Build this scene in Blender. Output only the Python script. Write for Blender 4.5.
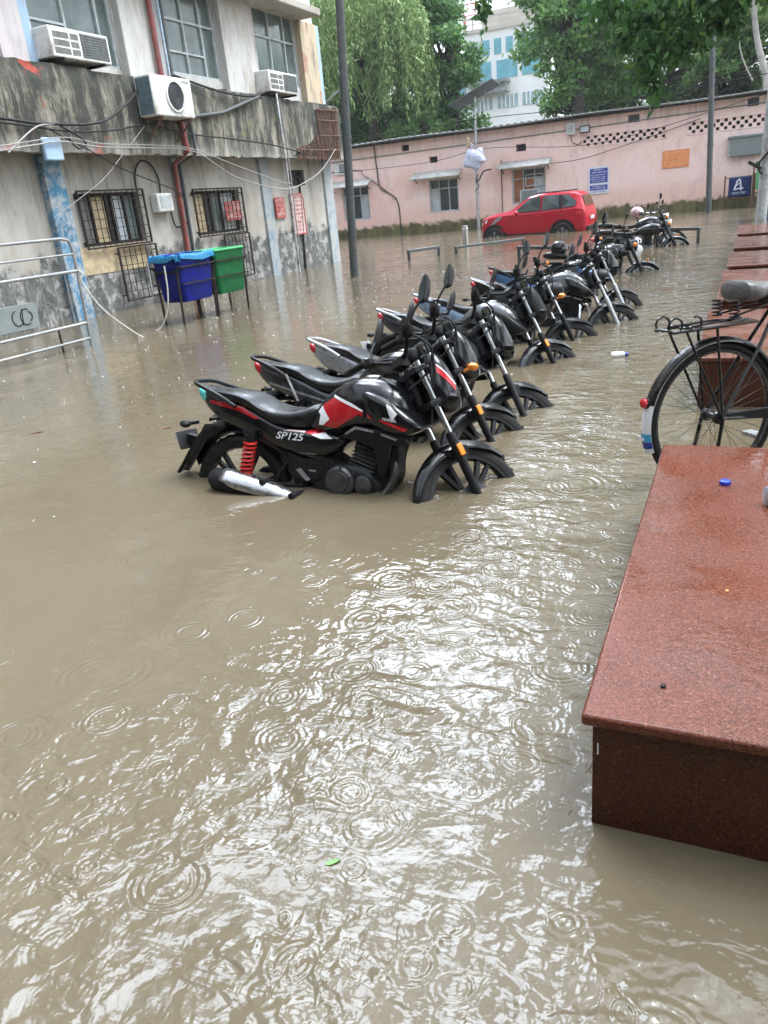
import bpy, bmesh, math, random
import numpy as np
from mathutils import Vector, Matrix
random.seed(7)
rng = np.random.default_rng(11)
R = math.radians
sc = bpy.context.scene
for o in list(bpy.data.objects):
    bpy.data.objects.remove(o, do_unlink=True)
COL = sc.collection

# ------------------------------------------------------------------ camera
def make_camera():
    pitch, roll, yaw = R(21.75), R(5.6), R(25.5)
    fw = Vector((-math.sin(yaw)*math.cos(pitch), math.cos(yaw)*math.cos(pitch), -math.sin(pitch)))
    r0 = Vector((math.cos(yaw), math.sin(yaw), 0)); u0 = r0.cross(fw)
    r = r0*math.cos(roll) - u0*math.sin(roll)
    u = r0*math.sin(roll) + u0*math.cos(roll)
    cd = bpy.data.cameras.new('camera'); cam = bpy.data.objects.new('camera', cd); COL.objects.link(cam)
    cd.sensor_fit = 'VERTICAL'; cd.sensor_height = 36.0; cd.sensor_width = 27.0
    cd.lens = 769.0/1024.0*36.0
    cd.clip_start = 0.05; cd.clip_end = 2000
    M = Matrix(((r.x, u.x, -fw.x, 0), (r.y, u.y, -fw.y, 0), (r.z, u.z, -fw.z, 1.4), (0, 0, 0, 1)))
    cam.matrix_world = M
    sc.camera = cam
make_camera()

# ------------------------------------------------------------------ sky, sun, exposure
SUN_EL, SUN_AZ = R(62), R(60)          # azimuth measured from +Y towards +X
w = bpy.data.worlds.new('World'); sc.world = w; w.use_nodes = True
nt = w.node_tree; nt.nodes.clear()
sky = nt.nodes.new('ShaderNodeTexSky'); sky.sky_type = 'NISHITA'; sky.sun_disc = False
sky.sun_elevation = SUN_EL; sky.sun_rotation = SUN_AZ % (2*math.pi); sky.air_density = 1.6; sky.dust_density = 6.0; sky.ozone_density = 0.6
hs = nt.nodes.new('ShaderNodeHueSaturation'); hs.inputs['Saturation'].default_value = 0.22
bg = nt.nodes.new('ShaderNodeBackground'); bg.inputs['Strength'].default_value = 0.15
wo = nt.nodes.new('ShaderNodeOutputWorld')
cool = nt.nodes.new('ShaderNodeMix'); cool.data_type = 'RGBA'; cool.blend_type = 'MULTIPLY'; cool.inputs[0].default_value = 1; cool.inputs[7].default_value = (.91, .99, 1.08, 1)
nt.links.new(sky.outputs['Color'], hs.inputs['Color']); nt.links.new(hs.outputs['Color'], cool.inputs[6]); 
# broken cloud banks, plus two bright patches added for glints on the water
def wn(t, **k):
    n = nt.nodes.new(t)
    for a, b in k.items(): setattr(n, a, b)
    return n
wtc = wn('ShaderNodeTexCoord'); cn = wn('ShaderNodeTexNoise'); cn.inputs['Scale'].default_value = 3.2; cn.inputs['Detail'].default_value = 4
nt.links.new(wtc.outputs['Generated'], cn.inputs['Vector'])
cr = wn('ShaderNodeMapRange'); nt.links.new(cn.outputs['Fac'], cr.inputs[0])
for i, v in enumerate((.35, .68, .62, 1.75)): cr.inputs[i+1].default_value = v
gd = wn('ShaderNodeVectorMath', operation='DOT_PRODUCT'); nrm = wn('ShaderNodeVectorMath', operation='NORMALIZE')
nt.links.new(wtc.outputs['Generated'], nrm.inputs[0]); nt.links.new(nrm.outputs[0], gd.inputs[0])
ga, ge = R(-26.5), R(35); gd.inputs[1].default_value = (math.sin(ga)*math.cos(ge), math.cos(ga)*math.cos(ge), math.sin(ge))
gr = wn('ShaderNodeMapRange', interpolation_type='SMOOTHSTEP'); nt.links.new(gd.outputs['Value'], gr.inputs[0])
for i, v in enumerate((math.cos(R(13)), math.cos(R(2.5)), 0., 8.0)): gr.inputs[i+1].default_value = v
gd2 = wn('ShaderNodeVectorMath', operation='DOT_PRODUCT'); nt.links.new(nrm.outputs[0], gd2.inputs[0])
ga, ge = R(-46), R(60); gd2.inputs[1].default_value = (math.sin(ga)*math.cos(ge), math.cos(ga)*math.cos(ge), math.sin(ge))
gr2 = wn('ShaderNodeMapRange', interpolation_type='SMOOTHSTEP'); nt.links.new(gd2.outputs['Value'], gr2.inputs[0])
for i, v in enumerate((math.cos(R(15)), math.cos(R(5)), 0., 8.0)): gr2.inputs[i+1].default_value = v
cad2 = wn('ShaderNodeMath', operation='ADD'); nt.links.new(cr.outputs[0], cad2.inputs[0]); nt.links.new(gr2.outputs[0], cad2.inputs[1])
cadd = wn('ShaderNodeMath', operation='ADD'); nt.links.new(cad2.outputs[0], cadd.inputs[0]); nt.links.new(gr.outputs[0], cadd.inputs[1])
cmul = wn('ShaderNodeVectorMath', operation='SCALE'); nt.links.new(cool.outputs[2], cmul.inputs[0]); nt.links.new(cadd.outputs[0], cmul.inputs['Scale'])
nt.links.new(cmul.outputs[0], bg.inputs['Color'])
nt.links.new(bg.outputs['Background'], wo.inputs['Surface'])
sd = bpy.data.lights.new('sun', 'SUN'); sd.energy = 0.5; sd.angle = R(22); sd.color = (1.0, 0.99, 0.975)
so = bpy.data.objects.new('sun', sd); COL.objects.link(so)
sv = Vector((math.sin(SUN_AZ)*math.cos(SUN_EL), math.cos(SUN_AZ)*math.cos(SUN_EL), math.sin(SUN_EL)))
so.rotation_euler = sv.to_track_quat('Z', 'Y').to_euler(); so.location = (0, 0, 40)
sc.view_settings.view_transform = 'Standard'; sc.view_settings.look = 'None'
sc.view_settings.gamma = 1.0; sc.view_settings.use_curve_mapping = False
sc.view_settings.exposure = 1.6
sc.render.engine = 'CYCLES'

# ------------------------------------------------------------------ object helpers
def thing(name, label, cat, loc=(0, 0, 0), rot=(0, 0, 0), group=None):
    o = bpy.data.objects.new(name, None); COL.objects.link(o)
    o.location = loc; o.rotation_euler = rot; o.empty_display_size = .2
    o['label'] = label; o['category'] = cat
    if group: o['group'] = group
    return o
def tag(o, label, cat, group=None):
    o['label'] = label; o['category'] = cat
    if group: o['group'] = group
    return o

def rotM(axis, a): return Matrix.Rotation(a, 4, axis)
def frame_z(d):
    d = Vector(d).normalized()
    a = Vector((0, 0, 1)) if abs(d.z) < .9 else Vector((1, 0, 0))
    x = a.cross(d).normalized(); y = d.cross(x)
    return x, y, d

class MB:
    def __init__(s): s.v = []; s.f = []; s.m = []
    def add(s, vs, fs, mi=0, M=None):
        b = len(s.v)
        if M is not None: vs = [M @ Vector(p) for p in vs]
        s.v += [tuple(p) for p in vs]; s.f += [tuple(i+b for i in f) for f in fs]; s.m += [mi]*len(fs)
    def box(s, c, size, mi=0, M=None):
        x, y, z = size[0]/2, size[1]/2, size[2]/2
        vs = [Vector((c[0]+a*x, c[1]+b*y, c[2]+d*z)) for a in (-1, 1) for b in (-1, 1) for d in (-1, 1)]
        s.add(vs, [(0, 1, 3, 2), (4, 6, 7, 5), (0, 4, 5, 1), (2, 3, 7, 6), (0, 2, 6, 4), (1, 5, 7, 3)], mi, M)
    def b2(s, lo, hi, mi=0, M=None):
        s.box([(a+b)/2 for a, b in zip(lo, hi)], [abs(b-a) for a, b in zip(lo, hi)], mi, M)
    def bar(s, p, q, w, h=None, mi=0, up=(0, 0, 1), M=None):
        p, q = Vector(p), Vector(q); d = (q-p); L = d.length; d.normalize(); h = h or w
        u = Vector(up)
        if abs(u.dot(d)) > .95: u = Vector((1, 0, 0))
        x = d.cross(u).normalized(); y = x.cross(d)
        vs = [e + x*(a*w/2) + y*(b*h/2) for e in (p, q) for a, b in ((-1, -1), (1, -1), (1, 1), (-1, 1))]
        s.add(vs, [(3, 2, 1, 0), (4, 5, 6, 7), (0, 1, 5, 4), (1, 2, 6, 5), (2, 3, 7, 6), (3, 0, 4, 7)], mi, M)
    def tube(s, pts, r, n=8, mi=0, closed=False, M=None, smooth=0):
        P = [Vector(p) for p in pts]
        if smooth: P = catmull(P, smooth, closed)
        if not hasattr(r, '__len__'): rr = [r]*len(P)
        else: rr = [float(np.interp(i/(len(P)-1), np.linspace(0, 1, len(r)), r)) for i in range(len(P))]
        N = len(P); vs = []; prev = None
        for i in range(N):
            a = P[i-1] if (i > 0 or closed) else P[i]; b = P[(i+1) % N] if (i < N-1 or closed) else P[i]
            d = (b-a).normalized() if (b-a).length > 1e-9 else Vector((0, 0, 1))
            if prev is None: x, y, _ = frame_z(d)
            else:
                x = prev - d*prev.dot(d)
                x = x.normalized() if x.length > 1e-6 else frame_z(d)[0]
                y = d.cross(x)
            prev = x
            vs += [P[i] + (x*math.cos(t)+y*math.sin(t))*rr[i] for t in [2*math.pi*k/n for k in range(n)]]
        fs = []
        for i in range(N if closed else N-1):
            j = (i+1) % N
            fs += [(i*n+k, i*n+(k+1) % n, j*n+(k+1) % n, j*n+k) for k in range(n)]
        if not closed: fs += [tuple(range(n-1, -1, -1)), tuple((N-1)*n+k for k in range(n))]
        s.add(vs, fs, mi, M)
    def lathe(s, prof, o, d, n=20, mi=0, closed=False, M=None):
        x, y, z = frame_z(d); o = Vector(o); vs = []
        for r, h in prof:
            vs += [o + z*h + (x*math.cos(t)+y*math.sin(t))*max(r, 1e-4) for t in [2*math.pi*k/n for k in range(n)]]
        m = len(prof); fs = []
        for i in range(m if closed else m-1):
            j = (i+1) % m
            fs += [(i*n+k, i*n+(k+1) % n, j*n+(k+1) % n, j*n+k) for k in range(n)]
        if not closed: fs += [tuple(range(n-1, -1, -1)), tuple((m-1)*n+k for k in range(n))]
        s.add(vs, fs, mi, M)
    def prism(s, poly, f0, f1, mi=0, M=None):
        n = len(poly); vs = [Vector(f0(*p)) for p in poly] + [Vector(f1(*p)) for p in poly]
        fs = [tuple(range(n)), tuple(range(2*n-1, n-1, -1))] + [(i, (i+1) % n, (i+1) % n+n, i+n) for i in range(n)]
        s.add(vs, fs, mi, M)
    def ball(s, c, r, n=12, mi=0, M=None):
        rx, ry, rz = r if hasattr(r, '__len__') else (r, r, r); vs = []; m = n//2
        for i in range(1, m):
            a = math.pi*i/m
            vs += [Vector((c[0]+rx*math.sin(a)*math.cos(t), c[1]+ry*math.sin(a)*math.sin(t), c[2]+rz*math.cos(a))) for t in [2*math.pi*k/n for k in range(n)]]
        vs += [Vector((c[0], c[1], c[2]+rz)), Vector((c[0], c[1], c[2]-rz))]; T = len(vs)-2
        fs = [(i*n+k, i*n+(k+1) % n, (i+1)*n+(k+1) % n, (i+1)*n+k) for i in range(m-2) for k in range(n)]
        fs += [(T, (k+1) % n, k) for k in range(n)] + [(T+1, (m-2)*n+k, (m-2)*n+(k+1) % n) for k in range(n)]
        s.add(vs, fs, mi, M)
    def sheet(s, P, mi=0):          # P: rows of points
        r, c = len(P), len(P[0]); s.add([p for row in P for p in row],
            [(i*c+j, i*c+j+1, (i+1)*c+j+1, (i+1)*c+j) for i in range(r-1) for j in range(c-1)], mi)
    def build(s, name, mats, parent=None, loc=None, xf=None, bevel=0, ang=38, flat=False, solid=0, fixn=True):
        me = bpy.data.meshes.new(name)
        vs = s.v if xf is None else [tuple(xf @ Vector(p)) for p in s.v]
        me.from_pydata(vs, [], s.f)
        if not isinstance(mats, (list, tuple)): mats = [mats]
        for m in mats: me.materials.append(m)
        if len(mats) > 1: me.polygons.foreach_set('material_index', s.m)
        me.validate()
        if fixn:
            bm = bmesh.new(); bm.from_mesh(me); bmesh.ops.recalc_face_normals(bm, faces=bm.faces); bm.to_mesh(me); bm.free()
        if not flat:
            me.polygons.foreach_set('use_smooth', [True]*len(me.polygons)); me.set_sharp_from_angle(angle=R(ang))
        me.update()
        o = bpy.data.objects.new(name, me); COL.objects.link(o)
        if parent: o.parent = parent
        if loc: o.location = loc
        if solid:
            md = o.modifiers.new('solid', 'SOLIDIFY'); md.thickness = solid; md.offset = 0
        if bevel:
            md = o.modifiers.new('bevel', 'BEVEL'); md.width = bevel; md.segments = 2; md.limit_method = 'ANGLE'; md.angle_limit = R(40)
        return o

def catmull(P, k, closed=False):
    out = []; n = len(P)
    for i in range(n if closed else n-1):
        p0 = P[i-1] if (i > 0 or closed) else P[i]; p1 = P[i]; p2 = P[(i+1) % n]
        p3 = P[(i+2) % n] if (i+2 < n or closed) else p2
        for j in range(k):
            t = j/k
            out.append(.5*((2*p1)+(p2-p0)*t+(2*p0-5*p1+4*p2-p3)*t*t+(3*p1-p0-3*p2+p3)*t**3))
    if not closed: out.append(P[-1])
    return out

_txt = {}
def text_geo(body, size=1.0):
    if body not in _txt:
        cu = bpy.data.curves.new('lettering', 'FONT'); cu.body = body; cu.size = 1; cu.resolution_u = 2; cu.offset = .018
        ob = bpy.data.objects.new('lettering', cu); COL.objects.link(ob)
        dg = bpy.context.evaluated_depsgraph_get(); me = bpy.data.meshes.new_from_object(ob.evaluated_get(dg))
        _txt[body] = ([tuple(v.co) for v in me.vertices], [tuple(p.vertices) for p in me.polygons])
        bpy.data.objects.remove(ob, do_unlink=True); bpy.data.curves.remove(cu); bpy.data.meshes.remove(me)
    v, f = _txt[body]
    return [(p[0]*size, p[1]*size) for p in v], f

# ------------------------------------------------------------------ node helpers
class NT:
    def __init__(s, name):
        s.mat = bpy.data.materials.new(name); s.mat.use_nodes = True; s.t = s.mat.node_tree
        s.t.nodes.clear(); s.out = s.t.nodes.new('ShaderNodeOutputMaterial')
        s.p = s.t.nodes.new('ShaderNodeBsdfPrincipled'); s.t.links.new(s.p.outputs[0], s.out.inputs['Surface'])
        s.tc = s.t.nodes.new('ShaderNodeTexCoord'); s.obj = s.tc.outputs['Object']
    def set(s, sock, v):
        if isinstance(v, bpy.types.NodeSocket): s.t.links.new(v, sock)
        elif v is not None:
            if hasattr(v, '__len__') and len(v) == 3 and sock.type == 'RGBA': v = (*v, 1)
            sock.default_value = v
    def inp(s, **k):
        for a, b in k.items(): s.set(s.p.inputs[a.replace('_', ' ')], b)
    def math(s, op, a, b=None, c=None, clamp=False):
        n = s.t.nodes.new('ShaderNodeMath'); n.operation = op; n.use_clamp = clamp
        for i, v in enumerate((a, b, c)): s.set(n.inputs[i], v) if v is not None else None
        return n.outputs[0]
    def noise(s, vec=None, scale=5, detail=3, rough=.55, dist=0, color=False):
        n = s.t.nodes.new('ShaderNodeTexNoise'); s.set(n.inputs['Vector'], vec or s.obj)
        for k, v in (('Scale', scale), ('Detail', detail), ('Roughness', rough), ('Distortion', dist)): n.inputs[k].default_value = v
        return n.outputs['Color' if color else 'Fac']
    def voro(s, vec=None, scale=5, feature='F1', dim='3D', rand=1):
        n = s.t.nodes.new('ShaderNodeTexVoronoi'); n.voronoi_dimensions = dim; n.feature = feature
        s.set(n.inputs['Vector'], vec or s.obj); n.inputs['Scale'].default_value = scale; n.inputs['Randomness'].default_value = rand
        return n
    def mapr(s, v, a, b, c=0., d=1., smooth=False):
        n = s.t.nodes.new('ShaderNodeMapRange'); n.interpolation_type = 'SMOOTHSTEP' if smooth else 'LINEAR'
        for i, x in enumerate((v, a, b, c, d)): s.set(n.inputs[i], x)
        return n.outputs[0]
    def mix(s, f, a, b, mode='MIX'):
        n = s.t.nodes.new('ShaderNodeMix'); n.data_type = 'RGBA'; n.blend_type = mode
        s.set(n.inputs[0], f); s.set(n.inputs[6], a); s.set(n.inputs[7], b); return n.outputs[2]
    def map(s, scale=(1, 1, 1), loc=(0, 0, 0), rot=(0, 0, 0), vec=None):
        n = s.t.nodes.new('ShaderNodeMapping'); s.set(n.inputs['Vector'], vec or s.obj)
        n.inputs['Scale'].default_value = scale; n.inputs['Location'].default_value = loc; n.inputs['Rotation'].default_value = rot
        return n.outputs[0]
    def sep(s, v=None):
        n = s.t.nodes.new('ShaderNodeSeparateXYZ'); s.set(n.inputs[0], v or s.obj); return n.outputs
    def comb(s, x, y, z=0.):
        n = s.t.nodes.new('ShaderNodeCombineXYZ'); s.set(n.inputs[0], x); s.set(n.inputs[1], y); s.set(n.inputs[2], z); return n.outputs[0]
    def bump(s, h, strength=1., dist=1., normal=None):
        n = s.t.nodes.new('ShaderNodeBump'); s.set(n.inputs['Height'], h); n.inputs['Strength'].default_value = strength; n.inputs['Distance'].default_value = dist
        if normal: s.set(n.inputs['Normal'], normal)
        return n.outputs[0]
    def island(s):
        return s.t.nodes.new('ShaderNodeNewGeometry').outputs['Random Per Island']

def pbr(name, col, rough=.5, metal=0, coat=0, var=.15, scale=9, bump=0, bscale=60, rvar=.12, spec=.5, dirt=None, dscale=3, dlo=.5):
    n = NT(name); f = n.noise(scale=scale, detail=4)
    lo = [c*(1-var) for c in col]; hi = [min(1, c*(1+var)) for c in col]
    c = n.mix(n.mapr(f, .3, .7), lo, hi)
    if dirt: c = n.mix(n.mapr(n.noise(scale=dscale, detail=6, rough=.7), dlo, dlo+.16), c, dirt)
    n.inp(Base_Color=c, Metallic=metal, Roughness=n.mapr(n.noise(scale=scale*2.3, detail=3), .3, .7, max(.02, rough-rvar), min(1, rough+rvar)))
    n.p.inputs['Coat Weight'].default_value = coat; n.p.inputs['Coat Roughness'].default_value = .06
    n.p.inputs['Specular IOR Level'].default_value = spec
    if bump: n.inp(Normal=n.bump(n.noise(scale=bscale, detail=4), 1, bump))
    return n.mat
M = {}
def mk(k, *a, **kw): M[k] = pbr(k, *a, **kw); return M[k]
# vehicles
mk('gloss_black', (.005, .005, .006), .14, spec=.35, coat=.35, var=.2, rvar=.05, bump=.0012, bscale=55)
mk('satin_black', (.008, .008, .0085), .38, var=.25, spec=.22)
mk('matt_black', (.010, .010, .011), .6, var=.3, spec=.2)
mk('rubber', (.010, .0095, .009), .6, var=.3, bump=.0006, bscale=180, dirt=(.035, .03, .022), dscale=8, spec=.25)
mk('vinyl', (.007, .007, .0075), .33, var=.2, bump=.0008, bscale=140, spec=.4)
mk('dark_grey_paint', (.04, .042, .048), .2, metal=.4, coat=.6)
mk('steel_grey_paint', (.085, .09, .10), .22, metal=.5, coat=.6)
mk('silver_paint', (.30, .31, .33), .3, metal=.5, coat=.4)
mk('bluegrey_paint', (.20, .27, .36), .3, metal=.3, coat=.5)
mk('blue_paint', (.035, .11, .26), .25, metal=.2, coat=.6)
mk('red_paint', (.42, .008, .016), .25, coat=.3, var=.08)
mk('red_spring', (.52, .025, .02), .35, coat=.3, var=.1)
mk('pink_white', (.70, .55, .56), .35, var=.1)
mk('white_decal', (.72, .73, .74), .35, var=.05)
mk('grey_decal', (.02, .02, .022), .3, var=.1)
mk('chrome', (.62, .63, .65), .12, metal=1, var=.1, rvar=.06)
mk('brushed_chrome', (.50, .50, .50), .3, metal=1, var=.2, scale=16, rvar=.1)
mk('alloy', (.30, .31, .32), .35, metal=.9, var=.15)
mk('engine_grey', (.09, .09, .093), .4, metal=.7, var=.3, dirt=(.05, .045, .035), dscale=14)
mk('engine_dark', (.016, .016, .017), .42, metal=.4, var=.3)
mk('exhaust_steel', (.10, .09, .08), .4, metal=.8, var=.35, scale=20)
mk('amber', (.85, .25, .02), .25, var=.08, coat=.5)
mk('tail_red', (.50, .01, .02), .15, coat=.6, var=.1)
mk('tail_teal', (.10, .55, .50), .15, coat=.6, var=.1)  # teal reflection on the tail lamp, painted into its lens colour
mk('lens', (.55, .58, .60), .08, coat=.8, var=.1)
mk('mirror_glass', (.16, .17, .18), .04, metal=1, var=.02)
mk('plate_black', (.03, .03, .03), .4)
mk('car_red', (.36, .004, .018), .22, spec=.35, coat=.25, var=.05, rvar=.04)
mk('car_glass', (.03, .04, .042), .05, coat=.6, var=.1, rvar=.02)
# metals
mk('galv', (.45, .46, .47), .35, metal=.7, var=.2, dirt=(.22, .19, .16), dscale=6)
mk('steel_tube', (.30, .31, .315), .4, metal=.6, var=.08, dirt=(.42, .40, .37), dscale=2)
mk('rim_dark', (.07, .07, .072), .35, metal=.8, var=.3, dirt=(.05, .035, .025), dscale=20)
mk('pole_grey', (.065, .075, .078), .5, metal=.2, var=.2, dirt=(.10, .09, .08), dscale=4)
mk('pole_pale', (.34, .35, .35), .55, var=.2, dirt=(.17, .16, .15), dscale=3)
mk('iron', (.016, .013, .012), .6, var=.4, dirt=(.05, .026, .017), dscale=12, spec=.25)
mk('rust', (.13, .065, .045), .8, var=.45, scale=14, bump=.002, bscale=60)
mk('red_pipe', (.20, .045, .035), .5, var=.3, dirt=(.09, .06, .05), dscale=5)
mk('blue_pipe', (.33, .42, .50), .6, var=.25, dirt=(.5, .5, .48), dscale=5)
mk('blue_column', (.045, .16, .27), .75, var=.4, scale=4, dirt=(.33, .34, .34), dscale=5.5, bump=.003, bscale=30, dlo=.44)
mk('pale_blue_column', (.24, .31, .36), .8, var=.3, scale=4, dlo=.42, dirt=(.33, .325, .31), dscale=4, bump=.003, bscale=30)
mk('cable_black', (.012, .012, .0125), .55, spec=.25)
mk('cable_white', (.25, .24, .225), .5, var=.15)
mk('rope', (.48, .46, .41), .8, var=.15, bump=.002, bscale=200)
# plastics, panes, notices
mk('ac_white', (.60, .60, .57), .45, var=.1, dirt=(.38, .35, .30), dscale=4)
mk('ac_grille', (.13, .125, .12), .6, var=.3)
mk('ac_dark', (.02, .025, .03), .5)
mk('teal_side', (.09, .13, .15), .5, var=.3)
mk('frame_white', (.42, .45, .46), .5, var=.15, dirt=(.28, .28, .26), dscale=5)
mk('pane_green', (.115, .145, .14), .14, var=.35, scale=2.2, rvar=.08)
mk('pane_dark', (.03, .035, .04), .08, var=.3)
mk('pane_sky', (.30, .40, .45), .12, var=.25, scale=1.5)
mk('board_beige', (.42, .33, .20), .75, var=.25, dirt=(.22, .18, .13), dscale=3)
mk('board_brown', (.30, .12, .05), .7, var=.3)
mk('pane_pale', (.40, .43, .45), .3, var=.25, scale=2)
mk('notice_red', (.32, .055, .045), .55, var=.2, dirt=(.45, .28, .24), dscale=6)
mk('notice_pink', (.50, .38, .36), .6, var=.15, dirt=(.40, .26, .23), dscale=6)
mk('notice_blue', (.03, .05, .30), .5, var=.15)
mk('notice_white', (.62, .62, .68), .5, var=.1)
mk('notice_orange', (.72, .25, .08), .55, var=.2, scale=5)
mk('orange_pale', (.75, .42, .22), .55, var=.1)
mk('grey_metal', (.19, .215, .215), .45, metal=.2, var=.12)
mk('awning', (.60, .61, .58), .6, var=.15, dirt=(.40, .40, .37), dscale=4)
mk('gutter_grey', (.10, .105, .10), .5)
mk('notice_ink', (.40, .12, .10), .6)
mk('bin_blue', (.004, .010, .15), .45, var=.25, dirt=(.012, .018, .09), dscale=5, spec=.15)
mk('bin_green', (.005, .10, .03), .5, spec=.2, var=.25, dirt=(.02, .09, .04), dscale=5)
mk('liner_cyan', (.012, .17, .34), .3, var=.2, bump=.01, bscale=14)
mk('rim_green', (.05, .34, .12), .35, var=.15)
mk('cabinet_blue', (.07, .11, .16), .5, var=.2, dirt=(.05, .06, .08), dscale=3)
mk('solar_panel', (.04, .045, .06), .2, var=.2, coat=.4)
mk('bag_white', (.48, .50, .62), .4, var=.15, bump=.02, bscale=9)
mk('concrete', (.30, .29, .27), .85, var=.2, dirt=(.15, .14, .12), dscale=4, bump=.003, bscale=30)
mk('plastic_white', (.70, .69, .66), .35, var=.08)
mk('cap_blue', (.02, .06, .55), .35, var=.1)
mk('navy_blue', (.010, .018, .10), .5, spec=.3)
mk('clear_plastic', (.30, .34, .38), .1, var=.1, coat=.5)
mk('saddle_cover', (.10, .096, .09), .35, var=.3, scale=14, bump=.006, bscale=30)
mk('bike_black', (.008, .008, .009), .3, coat=.2, var=.3, dirt=(.03, .022, .017), dscale=14, spec=.3)
mk('rack_wood', (.085, .045, .03), .6, var=.3)
mk('band_cyan', (.05, .33, .55), .4)
mk('band_blue', (.02, .04, .28), .4)
mk('leaf_green', (.13, .25, .07), .4, var=.2)
mk('leaf_brown', (.14, .075, .035), .6, var=.3)
mk('helmet_pink', (.48, .23, .26), .3, var=.2, dirt=(.66, .64, .64), dscale=14, dlo=.44)
mk('splash', (.50, .50, .49), .15, coat=.5, var=.05)
mk('tower_white', (.74, .75, .75), .7, var=.08, scale=.5)
mk('tower_beige', (.48, .45, .40), .75, var=.1, scale=.5)
mk('tower_teal', (.13, .36, .44), .15, var=.25, scale=.7)
mk('sign_red', (.45, .04, .07), .5)
mk('roof_sheet', (.13, .14, .135), .6, var=.3, scale=3, dirt=(.10, .10, .085), dscale=2)
mk('fascia_dark', (.035, .033, .032), .8, var=.3)
# ------------------------------------------------------------------ surfaces of the setting
def mat_water():
    n = NT('murky_flood_water'); xyz = n.sep(); x, y = xyz[0], xyz[1]
    flat = n.comb(x, y, 0.)
    wob = n.noise(flat, 2.2, 2, color=True)
    wv = n.t.nodes.new('ShaderNodeVectorMath'); wv.operation = 'MULTIPLY_ADD'
    n.set(wv.inputs[0], wob); wv.inputs[1].default_value = (.10, .10, 0); n.set(wv.inputs[2], flat)
    vec = wv.outputs[0]
    def rings(scale, rmax, wl, amp, off, thr):
        mp = n.map(loc=(off, off*1.7, 0), rot=(0, 0, off), vec=vec)
        v = n.voro(mp, scale, dim='2D', rand=.9)
        d = n.math('DIVIDE', v.outputs['Distance'], scale)
        cs = n.t.nodes.new('ShaderNodeSeparateColor'); n.set(cs.inputs[0], v.outputs['Color'])
        r0 = n.math('MULTIPLY', cs.outputs[0], rmax)
        e = n.math('SUBTRACT', d, r0)
        wd = n.math('MULTIPLY_ADD', r0, .30, wl*.6)
        q = n.math('DIVIDE', e, wd); env = n.math('EXPONENT', n.math('MULTIPLY', n.math('MULTIPLY', q, q), -1.0))
        wave = n.math('SINE', n.math('MULTIPLY', e, 2*math.pi/wl))
        fade = n.mapr(d, .28/scale, .50/scale, 1., 0., True)
        on = n.math('GREATER_THAN', cs.outputs[1], thr)
        a = n.math('MULTIPLY', n.mapr(cs.outputs[2], 0, 1, .35, 1.), amp)
        h = n.math('MULTIPLY', n.math('MULTIPLY', wave, env), n.math('MULTIPLY', fade, on))
        return n.math('MULTIPLY', h, a)
    hs = [rings(1.75, .20, .034, .0013, 0.3, .58), rings(2.6, .13, .027, .0012, 1.9, .50),
          rings(4.1, .09, .020, .0011, 4.1, .40), rings(6.3, .06, .015, .0005, 7.3, .35)]
    h = hs[0]
    for k in hs[1:]: h = n.math('ADD', h, k)
    # wind chop: strong close to the camera and along the open lane, slack behind the motorcycles
    near = n.mapr(n.math('MULTIPLY_ADD', n.noise(flat, .8, 2), 1.6, y), 1.1, 2.9, 1., .10, True)
    lane = n.mapr(n.math('ABSOLUTE', n.math('ADD', x, n.math('MULTIPLY_ADD', n.noise(flat, 1.1, 2), .6, .45))), .12, .75, .7, 0., True)
    far = n.mapr(y, 6., 20., .08, .12)
    amt = n.math('MAXIMUM', n.math('MAXIMUM', near, lane), far)
    mp1 = n.map(scale=(.85, 1.7, 1), rot=(0, 0, .55), vec=vec)
    mp2 = n.map(scale=(1.25, .9, 1), rot=(0, 0, -.5), loc=(3, 1, 0), vec=vec)
    patch = n.mapr(n.noise(n.map(loc=(7, 2, 0), vec=flat), 1.7, 3, .6), .34, .66, .14, 1.4)
    ch = n.math('MULTIPLY_ADD', n.noise(mp1, 7.2, 2, .42, .8), .0280, n.math('MULTIPLY', n.noise(mp2, 19., 2, .45, .5), .0112))
    ch = n.math('MULTIPLY', ch, patch)
    fine = n.math('MULTIPLY', n.noise(flat, 40., 2, .5), .0017)
    h = n.math('MULTIPLY', h, n.mapr(amt, .1, .5, .45, 1.1))
    h = n.math('ADD', h, n.math('MULTIPLY_ADD', ch, amt, n.math('MULTIPLY', fine, n.mapr(amt, 0, 1, .35, 1.))))
    slow = n.math('MULTIPLY', n.noise(flat, 1.5, 2), .010)
    h = n.math('ADD', h, slow)
    nb = n.bump(h, 1., 1.)
    silt = n.noise(flat, .55, 5, .6, .8)
    c = n.mix(n.mapr(silt, .3, .7), (.104, .084, .054), (.131, .107, .071))
    n.inp(Base_Color=c, Roughness=.025, Normal=nb); n.p.inputs['IOR'].default_value = 1.34
    n.p.inputs['Specular IOR Level'].default_value = .62
    return n.mat
M['water'] = mat_water()
M['ground'] = pbr('wet_earth', (.10, .085, .065), .7, var=.3)
M['paving'] = pbr('submerged_paving', (.18, .16, .13), .6, var=.3)

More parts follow.
